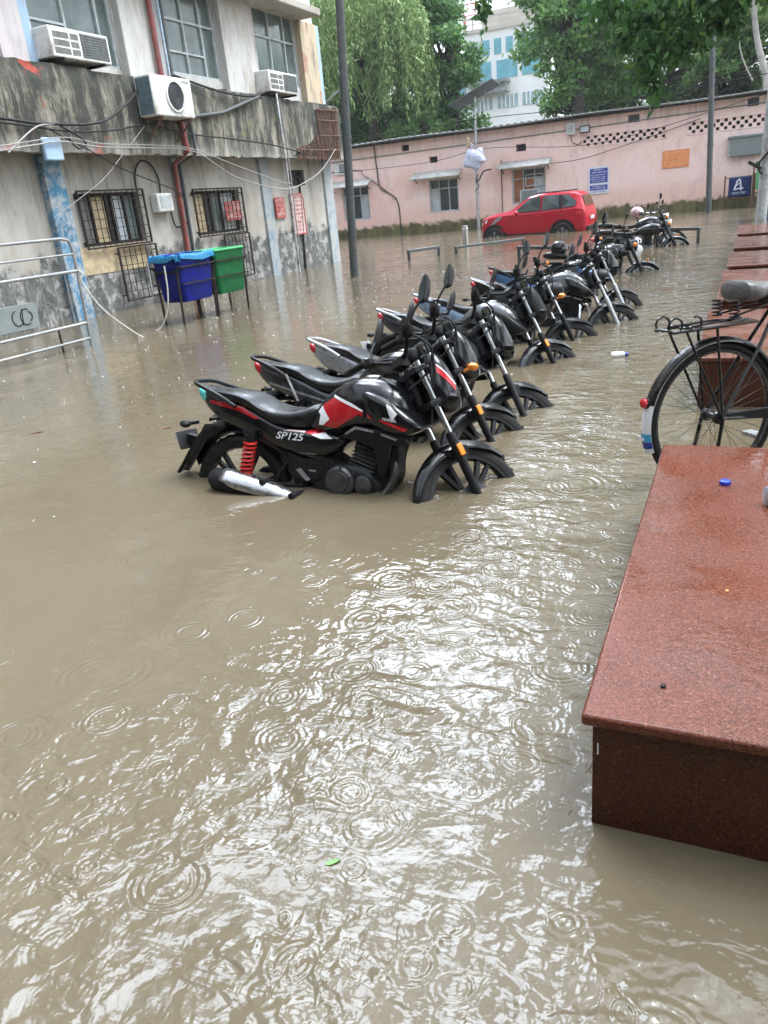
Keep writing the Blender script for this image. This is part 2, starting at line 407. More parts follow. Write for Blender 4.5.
def mat_lower_wall():
    n = NT('stained_lower_plaster'); z = n.sep()[2]
    a = n.noise(n.map(scale=(1, 1, .35)), 1.4, 5, .65); b = n.noise(scale=5, detail=5, rough=.7)
    c = n.mix(n.mapr(a, .35, .65), (.25, .228, .195), (.42, .397, .357))
    c = n.mix(n.mapr(b, .52, .72), c, (.30, .27, .23))
    ed = n.math('ADD', z, n.math('MULTIPLY_ADD', n.noise(n.map(scale=(1, 1, .7)), 1.7, 6, .7), -1.5, .52))
    wet = n.mapr(ed, .66, .78, 1., 0.)
    blotch = n.mapr(n.noise(n.map(loc=(5, 2, 1)), 3.4, 6, .7, .5), .50, .60)
    wetc = n.mix(n.mapr(b, .4, .6), (.055, .056, .053), (.12, .12, .115))
    wetc = n.mix(n.math('MULTIPLY', blotch, .75), wetc, (.36, .35, .33))
    c = n.mix(wet, c, wetc)
    drip = n.mapr(n.noise(n.map(scale=(1, 2.6, .3)), 2.2, 6, .7), .50, .66)
    c = n.mix(n.math('MULTIPLY', drip, n.mapr(z, 1.2, 2.6, 0., .9)), c, (.13, .118, .10))
    n.inp(Base_Color=c, Roughness=.82, Normal=n.bump(n.noise(scale=26, detail=5), 1, .006)); return n.mat
def mat_band():
    n = NT('mossy_ledge_plaster'); z = n.sep()[2]
    a = n.noise(n.map(scale=(1, 1.5, .32)), 1.9, 10, .78, .05); b = n.noise(n.map(loc=(4, 7, 2)), 3.6, 6, .7, .3)
    k = n.noise(n.map(loc=(9, 1, 5), scale=(1, 2.2, .5)), 2.6, 6, .7, .5)
    c = n.mix(n.mapr(a, .47, .64), (.034, .034, .027), (.36, .325, .26))
    c = n.mix(n.math('MULTIPLY', n.mapr(b, .57, .68), .8), c, (.15, .145, .06))
    top = n.mapr(z, 3.3, 3.9, 0., .9)
    c = n.mix(n.math('MULTIPLY', n.mapr(k, .40, .52), top), c, (.035, .038, .030))
    c = n.mix(n.math('MULTIPLY', n.mapr(n.noise(n.map(loc=(2, 9, 9)), 1.9, 4, .6), .60, .65), n.mapr(n.sep()[1], 11.2, 12.2, 1., 0.)), c, (.34, .055, .035))
    low = n.mapr(z, 2.95, 2.65, 0., .65)
    c = n.mix(n.math('MULTIPLY', low, n.mapr(k, .35, .55)), c, (.40, .38, .34))
    n.inp(Base_Color=c, Roughness=.85, Normal=n.bump(n.noise(scale=14, detail=7, rough=.7), 1, .02)); return n.mat
def mat_upper_wall(name, base, patch, streak):
    n = NT(name); z = n.sep()[2]
    a = n.noise(n.map(scale=(1, 1, .5)), 2.4, 6, .7); b = n.noise(n.map(scale=(1.6, 1.6, .4)), 2.6, 7, .72)
    c = n.mix(n.mapr(a, .54, .62), base, patch)
    c = n.mix(n.math('MULTIPLY', n.mapr(b, .48, .66), .8), c, streak)
    n.inp(Base_Color=c, Roughness=.8, Normal=n.bump(n.noise(scale=20, detail=5), 1, .006)); return n.mat
def mat_pink():
    n = NT('pink_limewash'); xyz = n.sep(); z = xyz[2]
    a = n.noise(scale=.55, detail=5, rough=.6); b = n.noise(n.map(scale=(1, 1, .4)), 3, 5, .7)
    c = n.mix(n.mapr(a, .35, .65), (.80, .565, .515), (.83, .645, .60))
    sal = n.math('ADD', z, n.math('MULTIPLY', a, -1.1))
    c = n.mix(n.mapr(sal, .25, .75, .85, 0.), c, (.76, .50, .41))
    pat = n.mapr(n.noise(n.map(loc=(3, 3, 7)), .42, 3, .5), .53, .58)
    c = n.mix(n.math('MULTIPLY', pat, n.math('MULTIPLY', n.mapr(z, 3.0, 2.4, 0., .8), n.mapr(xyz[0], -7, -9, 0., 1.))), c, (.76, .49, .43))
    c = n.mix(n.math('MULTIPLY', n.mapr(b, .52, .68), .35), c, (.42, .30, .29))
    c = n.mix(n.math('MULTIPLY', n.mapr(n.noise(n.map(scale=(1, 1, 1.3), loc=(1, 5, 2)), 2.3, 5, .7), .58, .64), n.mapr(z, 1.6, .4, 0., .55)), c, (.55, .50, .46))
    mo = n.math('ADD', z, n.math('MULTIPLY', n.noise(scale=2.1, detail=6, rough=.7), -.75))
    c = n.mix(n.mapr(mo, -.03, .10, 1., 0.), c, n.mix(n.mapr(b, .35, .6), (.045, .04, .018), (.15, .125, .05)))
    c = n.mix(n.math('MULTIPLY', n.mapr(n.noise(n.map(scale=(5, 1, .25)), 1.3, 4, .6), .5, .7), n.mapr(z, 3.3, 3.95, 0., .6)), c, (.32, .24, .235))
    n.inp(Base_Color=c, Roughness=.85, Normal=n.bump(n.noise(scale=18, detail=4), 1, .006)); return n.mat
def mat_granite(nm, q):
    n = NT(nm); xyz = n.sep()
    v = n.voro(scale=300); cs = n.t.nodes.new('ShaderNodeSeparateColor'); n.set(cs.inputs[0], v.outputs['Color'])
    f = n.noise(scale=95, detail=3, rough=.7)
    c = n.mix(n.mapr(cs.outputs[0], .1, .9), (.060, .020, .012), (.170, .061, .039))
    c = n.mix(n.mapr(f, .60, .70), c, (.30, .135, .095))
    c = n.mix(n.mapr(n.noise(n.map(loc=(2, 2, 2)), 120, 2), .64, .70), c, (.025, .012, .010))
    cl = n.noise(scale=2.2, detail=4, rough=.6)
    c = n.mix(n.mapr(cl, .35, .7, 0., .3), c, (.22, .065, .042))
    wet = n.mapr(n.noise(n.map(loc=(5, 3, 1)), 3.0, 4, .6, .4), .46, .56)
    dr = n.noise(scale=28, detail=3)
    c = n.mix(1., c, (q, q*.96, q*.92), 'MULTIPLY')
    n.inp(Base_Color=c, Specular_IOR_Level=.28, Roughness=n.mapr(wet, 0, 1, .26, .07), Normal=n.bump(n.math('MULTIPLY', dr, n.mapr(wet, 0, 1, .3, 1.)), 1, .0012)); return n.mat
M['lower_wall'] = mat_lower_wall(); M['band'] = mat_band(); M['pink'] = mat_pink(); M['granite'] = mat_granite('polished_red_granite', 1.); M['granite_shaded_side'] = mat_granite('shaded_red_granite', .55)  # bench sides: same granite, with their shade darkened into the colour
M['upper_white'] = mat_upper_wall('peeling_white_plaster', (.50, .485, .465), (.40, .36, .31), (.33, .31, .28))
M['upper_paint'] = mat_upper_wall('peeling_painted_plaster', (.44, .36, .25), (.36, .14, .10), (.16, .14, .11))
M['pilaster_pink'] = mat_upper_wall('faded_pink_paint', (.50, .46, .46), (.50, .22, .30), (.27, .25, .27))
M['pilaster_blue'] = mat_upper_wall('faded_blue_paint', (.30, .42, .55), (.46, .48, .50), (.25, .27, .30))
M['stem_end'] = mat_upper_wall('grey_soffit_plaster', (.36, .33, .29), (.28, .25, .2), (.18, .16, .14))

# ------------------------------------------------------------------ ground, water
def disc(name, r, z, mat, cx=0, cy=0):
    vs = [(cx+r*math.cos(2*math.pi*k/64), cy+r*math.sin(2*math.pi*k/64), z) for k in range(64)]
    mb = MB(); mb.add(vs, [tuple(range(64))]); o = mb.build(name, mat, flat=True); o['kind'] = 'structure'; return o
disc('ground', 600, -.42, M['ground']); disc('flood_water', 600, 0, M['water'])
mb = MB(); mb.b2((-.24, 1.0, -.42), (3.2, 19.5, -.07)); o = mb.build('pavement', M['paving']); o['kind'] = 'structure'

# ------------------------------------------------------------------ wall with openings
def wall(mb, f, u0, u1, v0, v1, ops, depth, mi=0, rmi=0):
    """f(u, v, d) -> point, d = depth inwards; ops = (u0, u1, v0, v1)"""
    us = sorted({u0, u1} | {u for o in ops for u in o[:2]}); vs = sorted({v0, v1} | {v for o in ops for v in o[2:4]})
    for a, b in zip(us, us[1:]):
        for c, d in zip(vs, vs[1:]):
            if any(o[0] < (a+b)/2 < o[1] and o[2] < (c+d)/2 < o[3] for o in ops): continue
            mb.add([f(a, c, 0), f(b, c, 0), f(b, d, 0), f(a, d, 0)], [(0, 1, 2, 3)], mi)
    for o in ops:
        p = [(o[0], o[2]), (o[1], o[2]), (o[1], o[3]), (o[0], o[3])]
        for i in range(4):
            q, r = p[i], p[(i+1) % 4]
            mb.add([f(*q, 0), f(*r, 0), f(*r, depth), f(*q, depth)], [(0, 1, 2, 3)], rmi)
def scribble(mb, f, u0, u1, v, h, mi=0, d=.004, seed=1, dens=.8):
    r = random.Random(seed); u = u0; s = 1 if u1 > u0 else -1
    def quad(a, b, c, e):
        mb.add([f(a, c, d), f(b, c, d), f(b, e, d), f(a, e, d)], [(0, 1, 2, 3)], mi)
    while (u1-u)*s > h*.5:
        wd = h*r.uniform(.45, .8)
        if r.random() < dens:
            k = h*.16; x0, x1 = u, u+s*wd*.8
            quad(x0, x1, v+h-k, v+h)
            if r.random() < .8: quad(x1-s*k, x1, v, v+h-k)
            if r.random() < .6: quad(x0, x0+s*k, v+h*.3, v+h-k)
            if r.random() < .6: quad(x0+s*k, x1-s*k, v+h*r.choice([0, .3, .45]), v+h*r.choice([.12, .42, .58]))
        u += s*wd

# ------------------------------------------------------------------ unseen arcade added behind the viewer to shade near water and bench fronts
t = thing('added_shade_arcade', 'pale plastered arcade building added unseen behind the viewpoint to cast shade', 'building', (-1, -4, -.42))
mb = MB(); mb.b2((-13, -2.2, 0), (13, -1.8, 8.5)); mb.build('wall', M['upper_white'], t)
mb = MB(); mb.b2((-13, -2.0, 3.75), (13, 3.1, 4.05)); mb.build('canopy', M['stem_end'], t)
for x in (-9, -4.6, 3.9, 8.2):
    mb = MB(); mb.b2((x-.18, 2.1, 0), (x+.18, 2.46, 3.748)); mb.build('column', M['upper_white'], t)

# ------------------------------------------------------------------ left building
LB = thing('old_building', 'weathered two-tone office block with mossy concrete ledge and grilled windows', 'building', (-10.5, 8, -.42))
def LP(mb, name, mats, parent=None, **k):       # parts are modelled in world coordinates, parented without moving
    o = mb.build(name, mats, parent or LB, **k)
    if parent is None: o.location = (10.5, -8, .42)
    return o
fx = lambda X: (lambda u, v, d: (X-d, u, v))
mb = MB()
ops_low = [(10.95, 12.62, 1.16, 2.04), (14.25, 16.0, 1.13, 2.0), (18.36, 19.2, 2.03, 2.40)]
wall(mb, fx(-10.5), -6, 20.65, -.42, 2.66, ops_low, .22)
mb.add([(-10.5, 20.65, -.42), (-22, 20.65, -.42), (-22, 20.65, 2.66), (-10.5, 20.65, 2.66)], [(0, 1, 2, 3)])
mb.add([(-10.5, -6, -.42), (-22, -6, -.42), (-22, -6, 2.66), (-10.5, -6, 2.66)], [(0, 1, 2, 3)])
LP(mb, 'lower_wall', M['lower_wall'], flat=True)
mb = MB(); mb.b2((-21.9, -5.9, -.42), (-10.74, 20.5, 9.6)); LP(mb, 'core', M['fascia_dark'])
# ledge (front is a worn, uneven sheet)
mb = MB(); ys = np.linspace(-6, 20.72, 150); zs = np.linspace(2.62, 3.90, 14); P = []
for z in zs:
    P.append([(-10.05+rng.normal(0, .008)-(.05 if z > 3.8 else 0)*rng.random(), y, z+(rng.normal(0, .012) if z in (zs[0], zs[-1]) else 0)) for y in ys])
mb.sheet(P)
mb.sheet([P[-1], [(-10.6, y, 3.96) for y in ys]]); mb.sheet([[(-10.6, y, 2.66) for y in ys], P[0]])
for k in (0, -1): mb.add([P[j][k] for j in range(14)] + [(-10.6, ys[k], 3.96), (-10.6, ys[k], 2.66)], [tuple(range(16))])
LP(mb, 'concrete_ledge', M['band'], ang=60)
# bared reinforcement at the far end of the ledge
mb = MB(); r_ = random.Random(3)
pts = [(18.0, 2.68), (18.9, 2.98), (19.3, 3.2), (19.35, 3.75), (20.3, 3.8), (20.45, 2.66)]
mb.prism(pts, lambda y, z: (-10.034, y, z), lambda y, z: (-10.08, y, z), 1)
y = 18.1
while y < 20.5:
    top = np.interp(y, [18, 18.9, 19.3, 19.36, 20.4], [2.8, 3.0, 3.2, 3.78, 3.84])
    mb.tube([(-10.0+r_.uniform(-.02, .02), y, 2.60+r_.uniform(-.03, .03)), (-9.99+r_.uniform(-.02, .03), y+r_.uniform(-.03, .03), (2.6+top)/2), (-10.01, y+r_.uniform(-.03, .03), top)], r_.uniform(.010, .02), 6)
    y += r_.uniform(.05, .11)
for z in (2.8, 3.15, 3.5, 3.74): mb.tube([(-9.975, 18.2 if z < 3 else 19.3, z), (-9.975, 20.5, z+.03)], .013, 6)
LP(mb, 'exposed_rebar', [M['rust'], M['fascia_dark']])
# upper wall with three glazed bays
mb = MB()
WIN = [(10.74, 12.78, 4.06, 6.2), (14.28, 15.98, 4.14, 6.2), (17.58, 19.48, 4.30, 6.2), (7.2, 9.6, 4.06, 6.2), (3.6, 6.0, 4.06, 6.2)]
wall(mb, fx(-10.46), -6, 20.5, 3.93, 9.6, WIN + [(a, b, 7.2, 8.9) for a, b, _, _ in WIN], .2)
mb.add([(-10.46, 20.5, 3.93), (-22, 20.5, 3.93), (-22, 20.5, 9.6), (-10.46, 20.5, 9.6)], [(0, 1, 2, 3)])
mb.add([(-10.46, -6, 3.93), (-22, -6, 3.93), (-22, -6, 9.6), (-10.46, -6, 9.6)], [(0, 1, 2, 3)])
mb.add([(-10.46, 20.5, 9.6), (-22, 20.5, 9.6), (-22, -6, 9.6), (-10.46, -6, 9.6)], [(0, 1, 2, 3)])
LP(mb, 'upper_wall', M['upper_white'], flat=True)
mb = MB(); mb.b2((-10.5, -6, 5.76), (-9.74, 19.6, 5.92)); mb.b2((-10.48, -6, 9.602), (-9.6, 20.9, 9.8)); LP(mb, 'sunshade_slab', M['stem_end'], bevel=.02)
for (y0, y1, z0, col, side) in ((9.95, 10.68, 3.9, 'pilaster_pink', 'pilaster_blue'), (12.80, 13.82, 3.9, 'upper_white', 'pilaster_blue'),
                                (16.0, 17.26, 3.9, 'upper_white', 'pilaster_pink'), (19.5, 20.53, 3.9, 'upper_paint', 'pilaster_blue'), (6.2, 7.0, 3.9, 'upper_white', 'upper_white')):
    mb = MB(); mb.b2((-10.49, y0, z0), (-10.30, y1-.2, 5.759), 0); mb.b2((-10.49, y1-.199, z0), (-10.318, y1, 5.759), 1)
    LP(mb, 'pilaster', [M[col], M[side]], bevel=.012)
def glazed(y0, y1, z0, z1, verts, hors, x=-10.46, pane='pane_green', frame='frame_white', short=()):
    mb = MB(); t = .055
    X = x-.06
    for y in (y0+t/2, y1-t/2): mb.bar((X, y, z0), (X, y, z1), t, .06, up=(1, 0, 0))
    for z in (z0+t/2, z1-t/2): mb.bar((X, y0+t, z), (X, y1-t, z), .06, t)
    for y in verts: mb.bar((X-.002, y, z0+t), (X-.002, y, z1-t), .045, .05, up=(1, 0, 0))
    for z in hors: mb.bar((X-.004, y0+t, z), (X-.004, y1-t, z), .05, .045)
    for a, b, z in short: mb.bar((X-.006, a, z), (X-.006, b, z), .05, .04)
    fr = LP(mb, 'window', M[frame], bevel=.006)
    mb = MB(); mb.b2((X-.03, y0+.01, z0+.01), (X-.022, y1-.01, z1-.01)); mb.build('pane', M[pane], fr)
    return fr
glazed(*WIN[0], [11.62, 12.42], [], short=[(10.8, 11.6, 4.62), (11.65, 12.4, 5.5)])
glazed(*WIN[1], [14.92, 15.52], [5.12], short=[(14.33, 15.5, 4.56)])
glazed(*WIN[2], [18.3, 19.0], [5.25], short=[])
for W_ in WIN[3:]: glazed(*W_, [W_[0]+.8, W_[0]+1.6], [5.2])
for a, b, _, _ in WIN: glazed(a, b, 7.2, 8.9, [(a+b)/2], [8.2])
# ground floor: columns, window boards, grilles, vent
for (y0, y1, col, cap) in ((10.28, 10.70, 'blue_column', 1), (13.72, 14.02, 'pale_blue_column', 0), (16.98, 17.36, 'pale_blue_column', 0), (20.2, 20.68, 'pale_blue_column', 0), (6.9, 7.4, 'blue_column', 0)):
    mb = MB(); mb.b2((-10.52, y0, -.42), (-10.36 if cap else -10.44, y1, 2.63)); LP(mb, 'column', M[col], bevel=.015)
    if cap: mb = MB(); mb.b2((-10.04, y0-.26, 2.50), (-9.97, y1-.30, 2.83)); LP(mb, 'column_bracket', M['pilaster_blue'], bevel=.02)
for (y0, y1, z0, z1), cells in zip(ops_low[:2], (((.0, .28, 'ac_grille'), (.28, .52, 'board_beige'), (.52, .60, 'pane_dark'), (.60, .80, 'pane_pale'), (.80, 1, 'pane_green')),
                                              ((.0, .33, 'board_beige'), (.33, .44, 'pane_dark'), (.44, .66, 'pane_green'), (.66, 1, 'pane_pale')))):
    mb = MB(); X = -10.62
    for y in [y0+.03, y1-.03] + [y0+(y1-y0)*c[0] for c in cells[1:]]: mb.bar((X, y, z0), (X, y, z1), .05, .05, up=(1, 0, 0))
    mb.bar((X+.002, y0, z0+.03), (X+.002, y1, z0+.03), .05, .05); mb.bar((X+.002, y0, z1-.03), (X+.002, y1, z1-.03), .05, .05)
    fr = LP(mb, 'window', M['iron'])
    for a, b, m in cells:
        mb = MB(); mb.b2((X-.03, y0+(y1-y0)*a+.005, z0+.01), (X-.015, y0+(y1-y0)*b-.005, z1-.01)); mb.build('window_panel', M[m], fr)
mb = MB(); mb.b2((-10.499, 10.62, .70), (-10.488, 12.50, 1.155)); LP(mb, 'bare_plaster_patch', M['board_beige'])
mb = MB(); mb.b2((-10.70, 18.3, 2.0), (-10.62, 19.25, 2.43), 0)
for k in range(6): mb.bar((-10.55, 18.38, 2.06+k*.06), (-10.55, 19.18, 2.05+k*.06), .05, .012, 1)
LP(mb, 'vent', [M['pane_dark'], M['iron']])
def grille(y0, y1, z0, z1, ny, nz, x=-10.42, heavy=True):
    mb = MB()
    t = .035
    for y in (y0, y1): mb.bar((x, y, z0), (x, y, z1), t, t*.8, up=(1, 0, 0))
    for z in (z0, z1): mb.bar((x, y0, z), (x, y1, z), t, t*.8)
    for k in range(1, ny): mb.bar((x-.004, y0+(y1-y0)*k/ny, z0), (x-.004, y0+(y1-y0)*k/ny, z1), .011, .011, up=(1, 0, 0))
    for k in range(1, nz): mb.bar((x+.006, y0, z0+(z1-z0)*k/nz), (x+.006, y1, z0+(z1-z0)*k/nz), .011, .011)
    for y in (y0, y1):
        for z in (z0+.1, z1-.1): mb.bar((x, y, z), (-10.5, y, z), .02)
    LP(mb, 'window_grille', M['iron'])
grille(10.95, 12.66, 1.13, 2.07, 12, 6); grille(11.66, 12.72, .15, 1.09, 7, 6, -10.40)
grille(14.22, 16.04, 1.10, 2.03, 12, 6); grille(15.06, 16.06, .15, 1.07, 7, 6, -10.40)
mb = MB(); mb.bar((-10.39, 12.35, .2), (-10.39, 12.35, .75), .03); mb.bar((-10.39, 12.35, .2), (-10.39, 12.9, .2), .03); LP(mb, 'door_latch_frame', M['galv'])
for pts, r, m, nm in (([(-10.22, 13.58, 6.0), (-10.22, 13.58, 3.97), (-10.0, 13.60, 3.9), (-9.98, 13.66, 2.68), (-10.34, 13.66, 2.5), (-10.36, 13.60, -.4)], .055, 'red_pipe', 'drain_pipe'),
                      ([(-10.26, 13.98, 6.0), (-10.26, 13.98, 4.0), (-9.99, 13.95, 3.85), (-9.99, 13.95, 2.66), (-10.40, 13.92, 2.5), (-10.40, 13.86, -.4)], .035, 'pole_grey', 'drain_pipe'),
                      ([(-10.27, 13.90, 6.0), (-10.27, 13.90, 4.05)], .03, 'blue_pipe', 'drain_pipe'),
                      ([(-10.2, 17.1, 4.02), (-10.2, 17.36, 4.03), (-9.98, 17.38, 3.95), (-9.98, 17.44, 2.6), (-10.02, 17.5, -.4)], .028, 'galv', 'conduit'),
                      ([(-10.0, 17.56, 3.75), (-9.99, 17.6, 2.6), (-10.03, 17.66, .2)], .016, 'steel_tube', 'conduit'),
                      ([(-10.47, 18.86, 2.2), (-10.47, 18.75, 1.2), (-10.47, 18.62, -.1)], .028, 'iron', 'conduit'),
                      ([(-10.0, 13.9, 3.30), (-9.99, 15.1, 3.44), (-9.99, 16.6, 3.84), (-10.1, 16.9, 3.93)], .035, 'pole_grey', 'conduit')):
    mb = MB(); mb.tube(pts, r, 10); LP(mb, nm, M[m])
mb = MB(); mb.tube([(-10.46, 12.9+.35*math.cos(t), 2.15+.42*math.sin(t)) for t in np.linspace(3.4, -.6, 16)], .016, 6)
mb.tube([(-10.46, 13.45, 1.7), (-10.44, 13.5, 1.35), (-10.42, 13.9, 1.42)], .016, 6, smooth=6); LP(mb, 'cable_loop', M['cable_black'])
# things fixed on the left building
def wallbox(name, lab, cat, lo, hi, m, **k):
    mb = MB(); c = [(a+b)/2 for a, b in zip(lo, hi)]; mb.b2([a-b for a, b in zip(lo, c)], [a-b for a, b in zip(hi, c)])
    o = mb.build(name, M[m], None, c, **k); return tag(o, lab, cat)
o = wallbox('meter_box', 'white meter box high on the stained wall between the two grilled windows', 'meter box', (-10.5, 12.93, 1.64), (-10.32, 13.40, 1.98), 'ac_white', bevel=.025)
mb = MB(); mb.b2((.092, -.16, -.10), (.098, .16, .12)); mb.build('meter_door', M['frame_white'], o, bevel=.004)
def notice(name, lab, y0, y1, z0, z1, x, base, ink, rows, seed, border=None):
    t = thing(name, lab, 'notice', (x, y0, z0))
    mb = MB(); mb.b2((-.012, 0, 0), (.012, y1-y0, z1-z0)); mb.build('board', M[base], t, bevel=.004)
    mb = MB(); h = (z1-z0)/(rows*1.6+1)
    for i in range(rows):
        scribble(mb, lambda u, v, d: (.012+d, u, v), (y1-y0)*.09, (y1-y0)*.93, (z1-z0)-h*(1.6*i+1.7), h, 0, .003, seed+i)
    mb.build('writing', M[ink], t, flat=True, fixn=False)
    if border:
        mb = MB()
        for a, b in (((0, 0), (1, 0)), ((1, 0), (1, 1)), ((1, 1), (0, 1)), ((0, 1), (0, 0))):
            mb.bar((.008, a[0]*(y1-y0), a[1]*(z1-z0)), (.008, b[0]*(y1-y0), b[1]*(z1-z0)), .035, .035, up=(1, 0, 0))
        mb.build('frame', M[border], t)
notice('wall_notice', 'red painted notice with pale writing behind the second window grille', 15.33, 15.95, 1.36, 1.76, -10.455, 'notice_red', 'notice_pink', 5, 3)
notice('wall_notice', 'narrow red notice beside the pale blue column under the ledge', 17.48, 17.93, 1.30, 1.78, -10.46, 'notice_red', 'notice_pink', 4, 13)
notice('wall_notice', 'tall faded pinkish notice in a thin red frame below the dark vent', 18.28, 18.88, .88, 1.83, -10.46, 'notice_pink', 'notice_ink', 9, 23, 'notice_red')
# air conditioners
def window_ac(y0, y1, z0, z1, lab, x1=-9.98):
    t = thing('window_air_conditioner', lab, 'air conditioner', (-10.45, y0, z0)); Wd, H, D = y1-y0, z1-z0, x1+10.45
    mb = MB(); mb.b2((0, 0, 0), (D, Wd, H)); mb.build('casing', M['ac_white'], t, bevel=.02)
    mb = MB()
    mb.b2((D-.005, Wd*.50, .05), (D+.004, Wd*.96, H-.04), 1)
    for k in range(9): mb.bar((D+.01, Wd*.5, .07+k*(H-.13)/8), (D+.01, Wd*.96, .07+k*(H-.13)/8), .012, .008, 0)
    for k in range(5): mb.bar((D+.012, Wd*(.52+.107*k), .05), (D+.012, Wd*(.52+.107*k), H-.04), .012, .008, 0)
    mb.build('rear_coil_grille', [M['grey_metal'], M['ac_grille']], t)
    mb = MB()
    for i, (a, b) in enumerate(((.05, .30), (.33, .46))):
        for k in range(3):
            z = .06+k*(H-.1)/3; mb.b2((D-.003, Wd*a, z), (D+.005, Wd*b, z+(H-.1)/3-.03))
    mb.build('side_louvres', M['ac_grille' if Wd > 1.2 else 'ac_dark'], t)
    for y in (.1*Wd, .8*Wd): mb = MB(); mb.bar((-.05, y, -.03), (D+.08, y, -.03), .04); mb.build('bracket', M['iron'], t)
window_ac(10.66, 11.98, 3.99, 4.42, 'white window air conditioner jutting from the left upper window over the ledge')
window_ac(17.10, 18.40, 3.99, 4.42, 'dusty window air conditioner beside the peeling corner pilaster', -9.95)
t = thing('split_air_conditioner', 'white outdoor air conditioner unit with big round black fan on the ledge', 'air conditioner', (-10.05, 12.50, 3.22))
mb = MB(); mb.b2((.02, 0, 0), (.40, 1.16, .66)); mb.build('casing', M['ac_white'], t, bevel=.025)
mb = MB(); mb.b2((.06, -.006, .03), (.37, 0, .62)); mb.build('side_coil', M['teal_side'], t)
mb = MB(); mb.lathe([(.265, 0), (.265, .03), (.235, .035), (.225, .006), (.05, .004)], (.398, .62, .34), (1, 0, 0), 36); mb.build('fan_ring', M['ac_white'], t)
mb = MB(); mb.lathe([(.224, .012), (.01, .014)], (.40, .62, .34), (1, 0, 0), 32, 0)
for k in range(5): mb.tube([(.418, .62+(.03+.047*k)*math.cos(q), .34+(.03+.047*k)*math.sin(q)) for q in np.linspace(0, 2*math.pi, 28, endpoint=False)], .003, 4, 1, closed=True)
mb.build('fan_guard', [M['ac_dark'], M['iron']], t)
mb = MB()
scribble(mb, lambda u, v, d: (.402+d, u, v), .86, 1.08, .57, .045, 0, .002, 9, 1.); mb.build('badge', M['grey_metal'], t, flat=True, fixn=False)
for y in (.15, 1.0): mb = MB(); mb.bar((0, y, -.02), (.44, y, -.02), .04); mb.bar((.40, y, -.03), (.0, y, -.36), .03); mb.build('bracket', M['rust'], t)
# cables strung along the facade
def cable(pts, r, m, lab, k=8):
    mb = MB(); p0 = Vector(pts[0]); mb.tube([Vector(p)-p0 for p in pts], r, 6, smooth=k)
    tag(mb.build('cable', M[m], None, p0), lab, 'cable')
cable([(-9.98, 6, 3.3), (-9.97, 9.28, 3.06), (-9.96, 10.23, 3.02), (-9.96, 11.35, 3.09), (-9.95, 12.06, 3.39), (-9.97, 12.52, 3.66)], .022, 'cable_black', 'thick black cable bundle sagging up to the round-fan air conditioner')
cable([(-9.98, 6, 3.12), (-9.97, 9.28, 3.0), (-9.96, 10.6, 2.93), (-9.96, 11.6, 2.98), (-9.95, 12.6, 3.10), (-9.97, 13.8, 3.0), (-9.97, 15.35, 2.95), (-9.97, 16.98, 2.87), (-9.98, 18.6, 2.69)], .016, 'cable_black', 'thin black cable running level across the whole mossy ledge')
cable([(-9.98, 6, 2.2), (-9.97, 9.14, 2.62), (-9.94, 9.82, 2.71), (-9.93, 10.39, 2.77), (-9.94, 11.23, 2.71), (-9.94, 12.52, 2.72), (-9.95, 13.87, 2.68), (-9.9, 15.14, 2.20), (-9.85, 16.94, 1.93), (-9.85, 18.2, 2.1), (-9.9, 19.19, 2.40), (-9.97, 20.1, 2.85)], .012, 'cable_white', 'white cable drooping in a deep loop below the ledge past the notices')
cable([(-9.98, 6, 2.3), (-9.96, 9.3, 2.70), (-9.92, 10.4, 2.83), (-9.93, 11.3, 2.76), (-9.93, 12.6, 2.77), (-9.94, 13.8, 2.73), (-9.93, 15.3, 2.42), (-9.9, 16.9, 2.1), (-9.93, 17.5, 2.05)], .009, 'cable_white', 'thinner pale cable just above the drooping white loop')
cable([(-9.95, 12.50, 3.09), (-9.97, 11.8, 2.62), (-10.0, 11.13, 2.18), (-10.2, 10.09, 1.67)], .0055, 'cable_white', 'thin white wire slanting down from the fan unit to the blue column')
cable([(-9.97, 10.1, 2.98), (-9.95, 10.9, 2.68), (-9.97, 11.8, 2.35), (-10.1, 13.2, 2.02), (-10.3, 13.7, 1.9)], .010, 'cable_black', 'thin black wire slanting right across the first grilled window top')
cable([(-9.97, 9.3, 2.6), (-9.95, 9.9, 2.95), (-9.95, 10.3, 3.02)], .013, 'cable_white', 'short pale cable tail rising at the left end of the ledge')
cable([(-9.97, 10.45, 3.0), (-9.92, 10.75, 2.86), (-9.94, 10.9, 2.75), (-9.93, 10.7, 2.68), (-9.94, 10.55, 2.85), (-9.96, 10.8, 2.98)], .014, 'cable_black', 'tangled knot of black wire above the blue column bracket')
cable([(-10.02, 13.7, 4.0), (-9.98, 15, 3.84), (-9.98, 16.2, 3.82), (-10.0, 17.0, 3.97)], .022, 'cable_black', 'dark cable lying along the ledge top between the pilasters')
# ------------------------------------------------------------------ pink building
PB = thing('pink_building', 'long single-storey pink building with corrugated roof, small vents and lattice bricks', 'building', (-6, 35.8, -.42))
def PP(mb, name, mats, parent=None, **k):
    o = mb.build(name, mats, parent or PB, **k)
    if parent is None: o.location = (6, -35.8, .42)
    return o
fy = lambda Y: (lambda u, v, d: (u, Y+d, v))
WINP = [(-17.65, -16.25, .78, 2.28), (-13.22, -11.82, .80, 2.22), (-9.36, -7.88, .86, 2.28)]
VENT = [(-14.42, -14.05, 3.52, 3.78), (-13.12, -12.72, 2.90, 3.16), (-9.14, -8.70, 2.95, 3.23), (-4.52, -4.08, 3.52, 3.80), (-.16, .24, 3.56, 3.84)]
JALI = [(-6.32, -3.06, 2.82, 3.24), (-2.24, .50, 2.84, 3.28)]
mb = MB(); wall(mb, fy(35.8), -26, 9, -.42, 4.05, WINP+VENT+JALI, .24)
